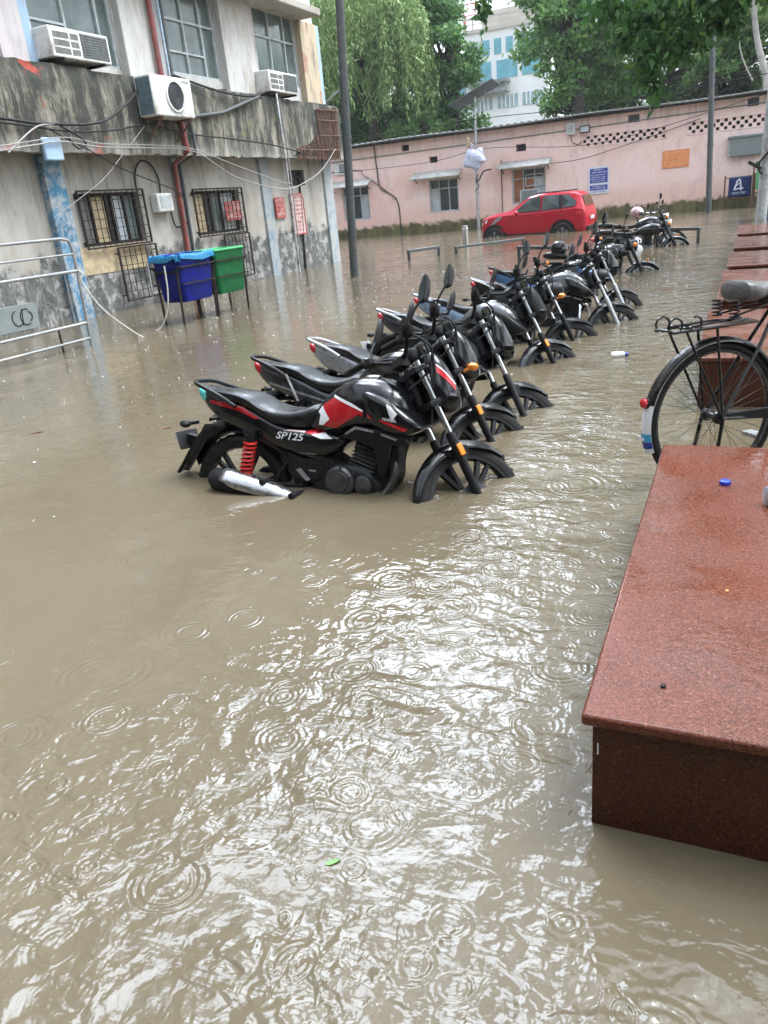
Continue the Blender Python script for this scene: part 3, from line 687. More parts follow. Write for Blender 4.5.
for x in (-26, 9): mb.add([(x, 35.8, -.42), (x, 44, -.42), (x, 44, 4.2), (x, 35.8, 4.05)], [(0, 1, 2, 3)])
PP(mb, 'wall', M['pink'], flat=True)
mb = MB(); mb.b2((-25.9, 36.06, -.42), (8.9, 43.9, 4.0)); PP(mb, 'core', M['fascia_dark'])
mb = MB(); P = []
for s, (yy, zz) in enumerate(((35.28, 4.03), (40, 4.16), (44.3, 4.3))):
    P.append([(x, yy, zz+.03*math.sin(i*math.pi/2)+.02*math.sin(x*.8)) for i, x in enumerate(np.arange(-26.5, 9.6, .075))])
mb.sheet(P); PP(mb, 'corrugated_roof', M['roof_sheet'], solid=.012, ang=80)
mb = MB(); mb.b2((-26.2, 35.45, 3.90), (9.2, 35.80, 3.985)); PP(mb, 'eaves_board', M['fascia_dark'])
mb = MB(); mb.tube([(x, 35.27, 3.99+.025*math.sin(x*.8)) for x in np.arange(-26.4, 9.5, 1.2)], .035, 8); PP(mb, 'gutter', M['gutter_grey'])
for i, (x0, x1, z0, z1) in enumerate(WINP):
    mb = MB(); t = .07; Y = 35.92
    for x in (x0+t/2, x1-t/2): mb.bar((x, Y, z0), (x, Y, z1), t, .07, up=(0, 1, 0))
    for z in (z0+t/2, z1-t/2): mb.bar((x0+t, Y, z), (x1-t, Y, z), .07, t)
    for k in (1, 2): mb.bar((x0+(x1-x0)*k/3, Y-.002, z0+t), (x0+(x1-x0)*k/3, Y-.002, z1-t), .05, .06, up=(0, 1, 0))
    mb.bar((x0+t, Y-.004, z1-.42), (x1-t, Y-.004, z1-.42), .06, .05)
    fr = PP(mb, 'window', M['frame_white'], bevel=.006)
    cells = ((('pane_pale', 'pane_dark', 'pane_pale'), 'pane_dark'), (('pane_pale', 'pane_dark', 'pane_dark'), 'pane_dark'), (('board_brown', 'board_brown', 'pane_pale'), 'board_brown'))[i]
    for k in range(3):
        a, b = x0+(x1-x0)*k/3+.01, x0+(x1-x0)*(k+1)/3-.01
        mb = MB(); mb.b2((a, Y+.02, z0+.02), (b, Y+.03, z1-.44)); mb.build('window_panel', M[cells[0][k]], fr)
        mb = MB(); mb.b2((a, Y+.02, z1-.40), (b, Y+.03, z1-.02)); mb.build('window_panel', M['pane_dark' if k else cells[1]], fr)
    if i == 2:
        mb = MB(); mb.b2((-9.0, 35.74, .88), (-8.16, 36.0, 1.42)); PP(mb, 'boxed_air_conditioner', M['frame_white'], bevel=.02)
        mb = MB(); mb.b2((-8.92, 35.733, .95), (-8.24, 35.739, 1.36))
        PP(mb, 'air_conditioner_grille', M['grey_metal'])
        mb = MB(); mb.bar((-8.75, 35.86, 1.55), (-8.0, 35.86, 1.55), .04); mb.bar((-8.75, 35.86, 2.0), (-8.0, 35.86, 2.0), .04)
        for x in (-8.75, -8.0): mb.bar((x, 35.86, 1.57), (x, 35.86, 1.98), .04, up=(0, 1, 0))
        PP(mb, 'inner_frame', M['frame_white'])
    a0, a1, dz = ((-18.1, -16.05, 0), (-13.85, -11.6, 0), (-9.8, -7.62, .04))[i]
    mb = MB(); mb.add([(a0, 35.86, 2.56+dz), (a1, 35.86, 2.56+dz), (a1+.05, 35.15, 2.28+dz), (a0-.05, 35.15, 2.28+dz)], [(0, 1, 2, 3)])
    PP(mb, 'window_canopy', M['awning'], solid=.05)
    for x in (a0+.1, a1-.1): mb = MB(); mb.bar((x, 35.79, 2.1+dz), (x, 35.3, 2.3+dz), .03); PP(mb, 'canopy_bracket', M['iron'])
for x0, x1, z0, z1 in VENT:
    mb = MB(); mb.b2((x0+.02, 35.96, z0+.02), (x1-.02, 35.98, z1-.02))
    for k in range(1, 4): mb.bar((x0+(x1-x0)*k/4, 35.95, z0+.02), (x0+(x1-x0)*k/4, 35.95, z1-.02), .015, up=(0, 1, 0))
    PP(mb, 'vent', M['pane_dark'])
for x0, x1, z0, z1 in JALI:
    mb = MB(); nx = int(round((x1-x0)/.145)); nz = 3; cw, chh = (x1-x0)/nx, (z1-z0)/nz
    for i in range(nx):
        for j in range(nz):
            if (i+j) % 2 == 0: mb.b2((x0+i*cw-.012, 35.815+.004*((i*7+j) % 3), z0+j*chh-.010), (x0+(i+1)*cw+.012, 35.90, z0+(j+1)*chh+.010))
    PP(mb, 'lattice_bricks', M['pink'], flat=True)
    mb = MB(); e = .06
    for p, q in (((x0-e, z0), (x1+e, z0)), ((x0-e, z1), (x1+e, z1)), ((x0, z0), (x0, z1)), ((x1, z0), (x1, z1))):
        mb.bar((p[0], 35.80, p[1]), (q[0], 35.80, q[1]), .05, .05, up=(0, 1, 0))
    PP(mb, 'lattice_border', M['pink'])
for pts, m, r in (([(-15.75, 35.76, 3.9), (-15.7, 35.76, 2.9), (-15.6, 35.76, 2.1), (-15.0, 35.77, 1.7), (-14.75, 35.77, 1.2), (-14.75, 35.77, .0)], 'exhaust_steel', .03),
                  ([(-9.8, 35.77, 2.7), (-9.8, 35.77, .1)], 'cable_black', .018), ([(-26, 35.77, 3.45), (-18, 35.76, 3.42), (-9, 35.76, 3.5), (0, 35.76, 3.62), (8, 35.76, 3.7)], 'grey_metal', .02),
                  ([(-26, 35.76, 2.95), (-17.5, 35.77, 3.0), (-16.4, 35.76, 2.7), (-15.4, 35.76, 2.0), (-14.8, 35.77, 1.55)], 'cable_black', .015)):
    mb = MB(); mb.tube(pts, r, 6, smooth=5); PP(mb, 'wall_conduit', M[m])
mb = MB(); mb.b2((-17.9, 35.70, 2.86), (-17.2, 35.79, 3.36)); mb.b2((-17.62, 35.69, 2.92), (-17.28, 35.70, 3.30), 1); PP(mb, 'high_shutter', [M['awning'], M['grey_metal']], bevel=.01)

def cable2(pts, r, m, lab): cable(pts, r, m, lab)
cable2([(-8.0, 34.9, 2.32), (-6.4, 35.3, 2.36), (-5.0, 35.6, 2.62), (-3.0, 35.66, 3.05), (-1.8, 35.7, 3.35)], .014, 'cable_black', 'thin wire swinging from the window canopy up to the lattice bricks')
cable2([(-20, 34.8, 4.15), (-14, 34.9, 4.25), (-10.5, 35.0, 4.35), (-5, 35.0, 4.22), (0, 35.0, 4.5), (6, 35, 4.7)], .016, 'cable_black', 'thin wire strung along just over the corrugated roof edge')
cable2([(-26, 35.1, 3.1), (-14, 35.3, 2.9), (-10.3, 35.3, 3.2), (-5.5, 35.5, 2.9), (0.5, 35.4, 3.9)], .012, 'cable_black', 'sagging wire crossing the pink wall behind the solar lamp pole')
o = wallbox('junction_box', 'pale square junction box under the pink building eaves', 'junction box', (-6.96, 35.62, 3.34), (-6.60, 35.79, 3.80), 'awning', bevel=.02)
mb = MB(); mb.tube([(.0, 0, -.22), (.05, -.02, -.5), (.3, .04, -.62), (.45, 0, -.5)], .018, 6, smooth=5); mb.build('lead', M['cable_black'], o)
mb = MB(); mb.b2((-.13, -.095, -.18), (.13, -.089, .18)); mb.build('lid', M['frame_white'], o)
t = thing('floodlight', 'small black-rimmed floodlight on the pink wall beside the junction box', 'floodlight', (-6.2, 35.6, 3.48))
mb = MB(); mb.b2((-.21, -.04, -.14), (.21, .05, .14)); mb.build('housing', M['iron'], t, bevel=.02)
mb = MB(); mb.b2((-.17, -.05, -.10), (.17, -.041, .10)); mb.build('lens', M['pane_pale'], t)
mb = MB(); mb.bar((0, .05, 0), (0, .2, .05), .04); mb.build('bracket', M['iron'], t)
t = thing('wall_notice', 'blue and white printed notice on the pink wall behind the red car', 'notice', (-6.06, 35.78, .97))
mb = MB(); mb.b2((0, -.02, 0), (.84, .012, 1.06)); mb.build('board', M['notice_white'], t)
mb = MB(); f = lambda u, v, d: (u, -.021-d, v)
mb.add([f(.06, .42, .002), f(.78, .42, .002), f(.78, .98, .002), f(.06, .98, .002)], [(0, 1, 2, 3)])
mb.add([f(.06, .14, .002), f(.78, .14, .002), f(.78, .34, .002), f(.06, .34, .002)], [(0, 1, 2, 3)])
mb.build('blue_field', M['notice_blue'], t, flat=True, fixn=False)
mb = MB()
for i, (v, h, a, b) in enumerate(((.90, .05, .2, .62), (.80, .06, .12, .74), (.70, .05, .1, .75), (.62, .045, .12, .7), (.54, .045, .1, .72), (.46, .04, .14, .7), (.26, .045, .16, .68), (.18, .05, .12, .73))):
    scribble(mb, f, a, b, v, h, 0, .004, 40+i, .95)
mb.build('writing', M['notice_white'], t, flat=True, fixn=False)
mb = MB(); scribble(mb, f, .12, .72, .05, .05, 0, .003, 77, .95); mb.build('footer_writing', M['notice_blue'], t, flat=True, fixn=False)
t = thing('wall_notice', 'orange notice high on the pink wall below the lattice gap', 'notice', (-3.14, 35.78, 1.69))
mb = MB(); mb.b2((0, -.02, 0), (1.0, .012, .64)); mb.build('board', M['notice_orange'], t)
mb = MB()
for i in range(5): scribble(mb, f, .08, .92, .53-.11*i, .06, 0, .002, 60+i, .9)
mb.build('writing', M['orange_pale'], t, flat=True, fixn=False)
t = thing('shutter_box', 'wide grey metal box hung on the pink wall under the right lattice', 'shutter box', (-.73, 35.5, 1.86))
mb = MB(); mb.b2((.08, 0, 0), (1.25, .29, .66)); mb.build('casing', M['grey_metal'], t, bevel=.02)
mb = MB(); mb.b2((-.02, -.05, .64), (1.3, .29, .72)); mb.build('hood', M['grey_metal'], t, bevel=.01)
mb = MB(); mb.bar((.04, .1, .02), (.04, .1, .6), .06, up=(0, 1, 0)); mb.build('side_rail', M['frame_white'], t)

# ------------------------------------------------------------------ white tower block far behind
TB = thing('office_tower', 'tall pale office tower with teal glass bands and red rooftop lettering', 'building', (-25, 90, -.42))
def TP(mb, name, m, **k):
    o = mb.build(name, M[m], TB, **k); o.location = (24, -90, .42); return o
mb = MB(); mb.b2((-27.2, 90, -.4), (-18.5, 104, 17.0)); mb.b2((-36, 92, -.4), (-27.2, 104, 14.8)); TP(mb, 'wall', 'tower_white')
mb = MB(); mb.b2((-27.3, 89.8, 17.0), (-18.3, 104.2, 17.35))
for k in range(9): mb.bar((-27.2+k, 89.9, 17.35), (-27.2+k, 89.9, 18.3), .14)
mb.bar((-27.2, 89.9, 18.3), (-18.5, 89.9, 18.3), .2); mb.bar((-27.2, 89.9, 17.8), (-18.5, 89.9, 17.8), .1); mb.b2((-25.6, 91, 17.3), (-20, 98, 19.0)); TP(mb, 'parapet', 'tower_beige')
for x in (-26.5, -25.25, -24.0, -22.75, -21.5, -20.2):
    mb = MB(); mb.b2((x, 89.93, 14.8), (x+.75, 89.99, 16.2)); TP(mb, 'window', 'tower_teal')
for x0, x1 in ((-26.6, -24.4), (-23.8, -21.6), (-21.1, -19)):
    mb = MB(); mb.b2((x0, 89.92, 12.5), (x1, 89.99, 14.2)); TP(mb, 'window', 'tower_teal')
    mb = MB(); mb.b2((x0, 89.92, 9.7), (x1, 89.99, 10.9)); TP(mb, 'window', 'pane_sky')
    mb = MB()
    for k in range(1, 5): mb.bar((x0+(x1-x0)*k/5, 89.9, 9.7), (x0+(x1-x0)*k/5, 89.9, 10.9), .12, up=(0, 1, 0))
    TP(mb, 'mullion', 'tower_white')
for x0, x1, z0, z1 in ((-33.5, -31.6, 13.0, 14.2), (-31.3, -29.6, 13.0, 14.2), (-29.3, -27.5, 11.6, 13.2), (-33, -31, 10.4, 11.6)):
    mb = MB(); mb.b2((x0, 91.9, z0), (x1, 91.99, z1)); TP(mb, 'window', 'tower_teal')
mb = MB(); mb.b2((-27.0, 88.4, 12.05), (-22.4, 90, 12.3)); mb.b2((-27.0, 88.6, 11.1), (-22.4, 89.8, 11.25), )
for k in range(7): mb.bar((-26.9+k*.74, 88.5, 11.2), (-26.9+k*.74, 88.5, 12.05), .1)
TP(mb, 'balcony', 'grey_metal')
mb = MB(); f = lambda u, v, d: (u, 91-d, v)
scribble(mb, f, -30.4, -25.4, 19.0, 1.0, 0, .05, 5, 1.); mb.bar((-30.4, 91.1, 18.9), (-25.4, 91.1, 18.9), .1); mb.bar((-29.5, 91.1, 14.8), (-29.5, 91.1, 19), .2); mb.bar((-27.4, 91.1, 14.8), (-27.4, 91.1, 19), .2)
TP(mb, 'rooftop_lettering', 'sign_red', flat=True)

# ------------------------------------------------------------------ trees
def mat_leaf(name, a, b, c_, tr=.35):
    n = NT(name); r = n.island()
    col = n.mix(n.mapr(r, 0, .7), a, b); col = n.mix(n.mapr(r, .82, .95), col, c_)
    n.inp(Base_Color=col, Roughness=.42)
    t = n.t.nodes.new('ShaderNodeBsdfTranslucent'); n.set(t.inputs[0], col)
    ms = n.t.nodes.new('ShaderNodeMixShader'); ms.inputs[0].default_value = tr
    n.t.links.new(n.p.outputs[0], ms.inputs[1]); n.t.links.new(t.outputs[0], ms.inputs[2]); n.t.links.new(ms.outputs[0], n.out.inputs['Surface'])
    return n.mat
M['leaf_willow'] = mat_leaf('drooping_leaf', (.17, .28, .085), (.27, .39, .14), (.38, .47, .19))
M['leaf_dark'] = mat_leaf('dark_leaf', (.065, .165, .05), (.12, .25, .075), (.20, .35, .09), .45)
M['leaf_mid'] = mat_leaf('mid_leaf', (.10, .225, .065), (.175, .33, .095), (.28, .42, .11))
M['leaf_near'] = mat_leaf('near_leaf', (.035, .105, .03), (.07, .175, .042), (.15, .28, .055), .38)
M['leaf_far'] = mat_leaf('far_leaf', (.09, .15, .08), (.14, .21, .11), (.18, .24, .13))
M['bark'] = pbr('bark', (.05, .042, .034), .9, var=.45, scale=6, bump=.02, bscale=14)
M['bark_pale'] = pbr('pale_bark', (.34, .31, .28), .8, var=.3, scale=3, bump=.01, bscale=14)
def leaves(name, pts, size, mat, parent, aspect=.5, down=0., jit=.35):
    n = len(pts); pts = np.asarray(pts, float)
    a = rng.normal(size=(n, 3)); a[:, 2] -= down*2; a /= np.linalg.norm(a, axis=1)[:, None]
    b = np.cross(a, rng.normal(size=(n, 3))); b /= np.linalg.norm(b, axis=1)[:, None]
    L = size*(1+jit*rng.uniform(-1, 1, n))[:, None]; W = L*aspect; c = np.cross(a, b)*L*.12
    v = np.stack([pts, pts+a*L*.45+b*W*.5+c, pts+a*L, pts+a*L*.45-b*W*.5+c], 1).reshape(-1, 3)
    me = bpy.data.meshes.new(name); me.vertices.add(4*n); me.vertices.foreach_set('co', v.ravel())
    me.loops.add(4*n); me.loops.foreach_set('vertex_index', np.arange(4*n, dtype=np.int32))
    me.polygons.add(n); me.polygons.foreach_set('loop_start', np.arange(0, 4*n, 4, dtype=np.int32))
    me.materials.append(mat); me.update(); me.validate()
    o = bpy.data.objects.new(name, me); COL.objects.link(o); o.parent = parent
    o.location = -Vector(parent.location); return o
def clump_pts(c, r, n, shell=.55):
    d = rng.normal(size=(n, 3)); d /= np.linalg.norm(d, axis=1)[:, None]
    rad = rng.uniform(shell, 1.05, n)[:, None]*rng.uniform(.8, 1.15, (n, 1))
    return np.asarray(c)+d*rad*np.asarray(r)
def crown(blobs, per, rs=(.5, 1.1), dens=1., gap=.2):
    """blobs: ellipsoids (c, r); fills each with sub-clumps near its surface"""
    out = []; cs = []
    for c, r in blobs:
        k = int(per*np.prod(r)**(2/3))
        for _ in range(k):
            d = rng.normal(size=3); d /= np.linalg.norm(d); q = np.asarray(c)+d*np.asarray(r)*rng.uniform(.45, 1.0)
            s = rng.uniform(*rs); cs.append(q)
            out.append(clump_pts(q, (s, s, s*.7), int(dens*380*s*s*rng.uniform(.6, 1.3)), .3))
    return np.concatenate(out), cs
def tree(name, lab, base, blobs, leaf, size, per=5, rs=(.5, 1.1), dens=1., trunk_r=.35, trunk_top=None, bark='bark', aspect=.5, down=0., group=None, extra=None):
    t = thing(name, lab, 'tree', base, group=group); B = Vector(base)
    top = Vector(trunk_top or (base[0], base[1], blobs[0][0][2]))
    pts, cs = crown(blobs, per, rs, dens)
    if extra is not None: pts = np.concatenate([pts, extra])
    mb = MB(); mid = B.lerp(top, .5)+Vector((.15, 0, 0))
    mb.tube([(0, 0, 0), mid-B, top-B], [trunk_r, trunk_r*.75, trunk_r*.45], 12, smooth=6); mb.build('trunk', M[bark], t)
    mb = MB()
    sel = [cs[i] for i in rng.choice(len(cs), min(len(cs), 26), replace=False)]
    for q in sel:
        q = Vector(q); st = B.lerp(top, rng.uniform(.55, 1.0)); md = st.lerp(q, .5)+Vector((0, 0, .25))
        mb.tube([st-B, md-B, q-B], [trunk_r*.3, trunk_r*.16, .02], 6, smooth=4)
    mb.build('limbs', M[bark], t)
    leaves('crown', pts, size, M[leaf], t, aspect, down); return t
def strands(c, r, k, ln, step, spread=.12):
    out = []
    for _ in range(k):
        d = rng.normal(size=3); d[2] = abs(d[2]); d /= np.linalg.norm(d); p = np.asarray(c)+d*np.asarray(r)
        L = rng.uniform(*ln); dx, dy = rng.normal(0, .12, 2)
        for s in np.arange(0, L, step): out.append(p+np.array([dx*s, dy*s, -s])+rng.normal(0, spread*(1-.5*s/L), 3))
    return np.array(out)
GZ = -.42
# drooping tree left of the gap, and its dark neighbours
ex = np.concatenate([strands((-20.5, 45, 11.5), (3.2, 2.5, 2.5), 230, (2.5, 5.5), .055), strands((-17.6, 44.6, 9.8), (1.6, 1.5, 2.2), 130, (2.0, 4.6), .055), strands((-23, 45, 10), (2, 2, 2), 130, (2, 4.5), .055)])
tree('weeping_tree', 'pale drooping tree with hanging leaf strands behind the left of the pink roof', (-20.5, 46, GZ), [((-20.5, 46, 11.5), (3.4, 3, 3.0)), ((-17.8, 45, 10), (1.6, 1.6, 1.8)), ((-23.4, 46, 9.5), (2.2, 2, 2))], 'leaf_willow', .30, 2.6, (.5, .9), .7, .4, (-20, 46, 11), aspect=.24, down=.9, extra=ex)
tree('dense_tree', 'dark rounded tree between the drooping tree and the pale tower', (-15.6, 47, GZ), [((-16.0, 47, 9.2), (1.9, 2.2, 2.0)), ((-15.2, 47, 8.2), (1.2, 1.6, 1.6)), ((-16.6, 47.6, 11.4), (2.4, 2, 1.6))], 'leaf_dark', .26, 7, (.45, .9), 1.2, .3)
tree('dense_tree', 'dark low tree mass just above the pink roof under the drooping strands', (-18.8, 48.5, GZ), [((-19.2, 48.5, 5.9), (3.6, 2, 1.6)), ((-15.8, 47.5, 5.6), (1.9, 1.6, 1.1)), ((-22.8, 48.5, 6.4), (2.8, 2, 2.4))], 'leaf_dark', .26, 6, (.5, .95), 1.2, .3)
tree('round_bush', 'bright green rounded bush peeping over the roof beside the tower base', (-17.0, 45.6, GZ), [((-17.2, 45.6, 5.2), (2.2, 1.0, .75))], 'leaf_mid', .2, 9, (.35, .6), 1.2, .12)
# right of the gap
tree('broad_tree', 'broad leafy tree with thick dark trunk behind the middle of the pink roof', (-8.7, 46.5, GZ), [((-9.1, 46.5, 9.0), (2.5, 2.4, 2.2)), ((-10.5, 46, 10.4), (1.2, 1.5, 1.6)), ((-6.2, 47, 9.4), (2.8, 2.4, 2.6)), ((-9.3, 46.4, 6.4), (1.1, 1.2, 1.2)), ((-3.5, 47, 10), (2.5, 2.2, 2.4)), ((-8, 47, 12.4), (4, 3, 1.8))], 'leaf_mid', .27, 6, (.5, 1.0), 1.0, .5, (-8.5, 46.5, 10.5))
tree('dense_tree', 'low dark tree filling in behind the roof right of the thick trunk', (-4.5, 49, GZ), [((-6.9, 48.6, 6.4), (1.9, 1.4, 1.4)), ((-3.0, 49, 7.2), (2.8, 2, 2.0)), ((0.6, 49, 6.6), (2.2, 2, 1.7))], 'leaf_mid', .26, 6, (.5, .95), 1.1, .3)
tree('dense_tree', 'feathery grey-green tree at the far right above the shutter box', (2.2, 48, GZ), [((1.6, 48, 8.6), (2.6, 2.2, 2.4)), ((4.4, 48, 7.6), (2.4, 2, 2.4)), ((-.6, 48.4, 8.8), (1.6, 1.6, 1.6))], 'leaf_willow', .24, 5, (.5, .95), 1.0, .3)
tree('dense_tree', 'wall of deep green foliage directly above the roof right of the tower', (-9.2, 51, GZ), [((-9.2, 51, 5.6), (2.0, 1.4, 1.5)), ((-6.6, 51.5, 5.4), (2.4, 1.4, 1.5)), ((-7.8, 51.5, 8.4), (3, 1.6, 2.2))], 'leaf_dark', .3, 6, (.5, .95), 1.1, .3)
tree('dense_tree', 'deep green tree mass above the roof over the orange notice', (-1.5, 52, GZ), [((-2.6, 52, 6.0), (2.6, 1.4, 1.8)), ((1.0, 52, 6.0), (2.4, 1.4, 1.8)), ((4.6, 52, 6.4), (2.4, 1.4, 2.4)), ((-.6, 52, 9.2), (4, 1.8, 2.2))], 'leaf_dark', .3, 6, (.5, .95), 1.1, .3)
tree('dense_tree', 'tall deep green tree filling the sky behind the drooping strands', (-22, 52, GZ), [((-24.5, 52, 8), (3.2, 1.6, 3.2)), ((-20.5, 52, 8.6), (2.6, 1.6, 3)), ((-21, 52, 13), (4.5, 2, 2.4)), ((-18.6, 51, 12.2), (2.4, 1.6, 2))], 'leaf_mid', .3, 6, (.55, 1.0), 1.0, .35)
for x, y, s, lab in ((-31, 58, 1.2, 'hazy tree far behind the left end of the pink roof'), (-38, 62, 1.3, 'hazy tree hidden deep behind the old office block'), (12, 56, 1.2, 'hazy tree beyond the right end of the pink building')):
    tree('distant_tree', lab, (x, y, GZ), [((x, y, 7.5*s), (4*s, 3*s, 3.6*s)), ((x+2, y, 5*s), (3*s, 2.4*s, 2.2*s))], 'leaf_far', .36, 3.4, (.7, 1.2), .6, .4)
t = thing('pale_trunk_tree', 'pale smooth bare branch rising at the right edge behind the pink roof', 'tree', (.55, 42.5, GZ))
mb = MB(); mb.tube([(0, 0, 0), (.0, 0, 4.8), (-.1, 0, 5.6), (-.55, 0, 7.0), (-.9, 0, 9.0)], [.2, .16, .10], 10, smooth=5); mb.build('trunk', M['bark_pale'], t)
mb = MB(); mb.tube([(-.1, 0, 5.6), (.2, 0, 6.6), (.25, .1, 8.2)], [.09, .04], 8, smooth=5); mb.tube([(-.6, 0, 5.4), (-1.1, 0, 6.4), (-1.3, 0, 7.2)], [.04, .02], 8, smooth=5); mb.build('limbs', M['bark_pale'], t)
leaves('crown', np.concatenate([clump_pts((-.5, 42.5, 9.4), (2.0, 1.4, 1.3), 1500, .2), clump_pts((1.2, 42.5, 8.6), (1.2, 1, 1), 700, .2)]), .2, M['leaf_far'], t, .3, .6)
# big overhanging tree on the right: its trunk is out of frame, its boughs reach over the lane
bl = [((-1.5, 15, 3.85), (.8, .8, .45)), ((-.7, 14.6, 4.0), (.9, .8, .5)), ((-1.55, 14.5, 3.2), (.28, .3, .45)), ((-1.45, 14.5, 2.75), (.14, .2, .3)), ((-2.2, 15.2, 4.15), (.6, .6, .35)), ((-1.0, 14.7, 3.35), (.45, .5, .32)), ((.2, 15, 4.0), (1.0, .8, .45)), ((-.5, 14.8, 3.55), (.35, .4, .25)), ((.9, 15.2, 3.9), (.7, .7, .5)), ((-1.9, 14.8, 3.55), (.3, .3, .28))]
pts = np.concatenate([clump_pts(c, r, int(1150*np.prod(r)**.5), .15) for c, r in bl] + [clump_pts((-4.02, 13.9, 4.12), (.13, .15, .34), 60, .1), clump_pts((-4.2, 14, 4.6), (.5, .4, .25), 150, .1)])
big = [((1.5, 14, 6.5), (3.2, 3.0, 1.6)), ((4.5, 12, 7.2), (3.4, 4, 2.2)), ((-1.5, 15.5, 6.3), (2.4, 2.6, 1.2)), ((3.6, 18, 7), (3, 3, 2)), ((5.5, 7.5, 7.0), (2.8, 3, 2.0))]
more, cs = crown(big, 4.2, (.45, .9), .95)
t = thing('overhanging_tree', 'dark glossy leafy bough hanging into the top right from a tree outside', 'tree', (4.6, 13.5, GZ)); B = Vector(t.location)
mb = MB(); mb.tube([(0, 0, 0), (.1, 0, 2.5), (-.2, .1, 5)], [.42, .36, .28], 14, smooth=5); mb.build('trunk', M['bark'], t)
mb = MB()
for p in ((-1.5, 15, 3.9), (-.7, 14.6, 4.1), (-2.4, 15.2, 4.2), (-4.2, 14, 4.7), (1.5, 14, 6.6), (-1.5, 15.5, 6.4), (3.6, 18, 7), (5.5, 7.5, 7), (5, 11, 7.6)):
    q = Vector(p); mb.tube([(-.15, .1, 4.6), (Vector((4.5, 13.5, 5.2)).lerp(q, .5)+Vector((0, 0, .5)))-B, q-B], [.16, .07, .015], 7, smooth=6)
mb.build('limbs', M['bark'], t)
leaves('crown', np.concatenate([pts, more]), .17, M['leaf_near'], t, .48, .5)
# roadside trees out of frame on both sides: they stand over the yard and darken the water's reflection
tree('yard_tree', 'large shade tree beside the bicycle, outside the picture to the right', (6.5, 3.0, GZ), [((6.0, 3, 6.5), (3.0, 3.4, 2.2)), ((3.8, 4.5, 6.6), (2.0, 2.4, 1.4)), ((6.5, -1.5, 7), (3, 3, 2))], 'leaf_near', .22, 3.6, (.5, 1.0), .8, .4)
# ------------------------------------------------------------------ motorcycles
class Pod:
    """closed body along x; stations (x, ztop, zbot, half width); super-elliptic section"""
    def __init__(s, st, n=3., k=40, taper=0., yc=0.):
        st = np.array(st, float); x = st[:, 0]; t = np.linspace(0, 1, k)
        u = np.concatenate([[0], np.cumsum(np.abs(np.diff(x))+.03)]); u /= u[-1]
        cr = [Vector((*p[:3],)) for p in st]
        def interp(col):
            m = np.gradient(st[:, col], u); out = []
            for q in t:
                i = min(np.searchsorted(u, q, side='right')-1, len(u)-2); h = u[i+1]-u[i]; r = (q-u[i])/h
                d0, d1 = (st[i+1, col]-st[i, col])/h, None
                a, b = m[i], m[i+1]; sl = (st[i+1, col]-st[i, col])/h
                if sl == 0: a = b = 0
                else:
                    a = np.clip(a/sl, 0, 3)*sl; b = np.clip(b/sl, 0, 3)*sl
                out.append((2*r**3-3*r*r+1)*st[i, col]+(r**3-2*r*r+r)*h*a+(-2*r**3+3*r*r)*st[i+1, col]+(r**3-r*r)*h*b)
            return np.array(out)
        s.x, s.zt, s.zb, s.w = (interp(c) for c in range(4)); s.n = n; s.taper = taper; s.yc = yc
    def y(s, x, z):
        zt, zb, w = (np.interp(x, s.x, a) for a in (s.zt, s.zb, s.w)); hh = max((zt-zb)/2, 1e-4); q = min(abs((z-(zt+zb)/2)/hh), .98)
        return w*(1-q**s.n)**(1/s.n)*(1-s.taper*(z-(zt+zb)/2)/hh)
    def add(s, mb, mi=0, K=24):
        vs = []; n = len(s.x)
        for x, zt, zb, w in zip(s.x, s.zt, s.zb, s.w):
            for k in range(K):
                a = 2*math.pi*k/K; c, d = math.cos(a), math.sin(a)
                sz = math.copysign(abs(d)**(2/s.n), d)
                vs.append((x, s.yc+w*math.copysign(abs(c)**(2/s.n), c)*(1-s.taper*sz), (zt+zb)/2+(zt-zb)/2*sz))
        fs = [(i*K+k, i*K+(k+1) % K, (i+1)*K+(k+1) % K, (i+1)*K+k) for i in range(n-1) for k in range(K)]
        fs += [tuple(range(K-1, -1, -1)), tuple((n-1)*K+k for k in range(K))]
        mb.add(vs, fs, mi)
    def decal(s, mb, poly, mi=0, off=.003, sides=(-1, 1)):
        for sd in sides:
            bm = bmesh.new(); vs = [bm.verts.new((p[0], 0, p[1])) for p in poly]; bm.faces.new(vs)
            bmesh.ops.triangulate(bm, faces=bm.faces)
            for _ in range(3):
                es = [e for e in bm.edges if e.calc_length() > .02]
                if es: bmesh.ops.subdivide_edges(bm, edges=es, cuts=1); bmesh.ops.triangulate(bm, faces=bm.faces)
            bm.verts.index_update()
            mb.add([(v.co.x, s.yc+sd*(s.y(v.co.x, v.co.z)+off), v.co.z) for v in bm.verts], [tuple(v.index for v in f.verts) for f in bm.faces], mi)
            bm.free()
def arcpts(c, r, a0, a1, n):
    return [(c[0]+r*math.cos(R(a)), c[1]+r*math.sin(R(a))) for a in np.linspace(a0, a1, n)]
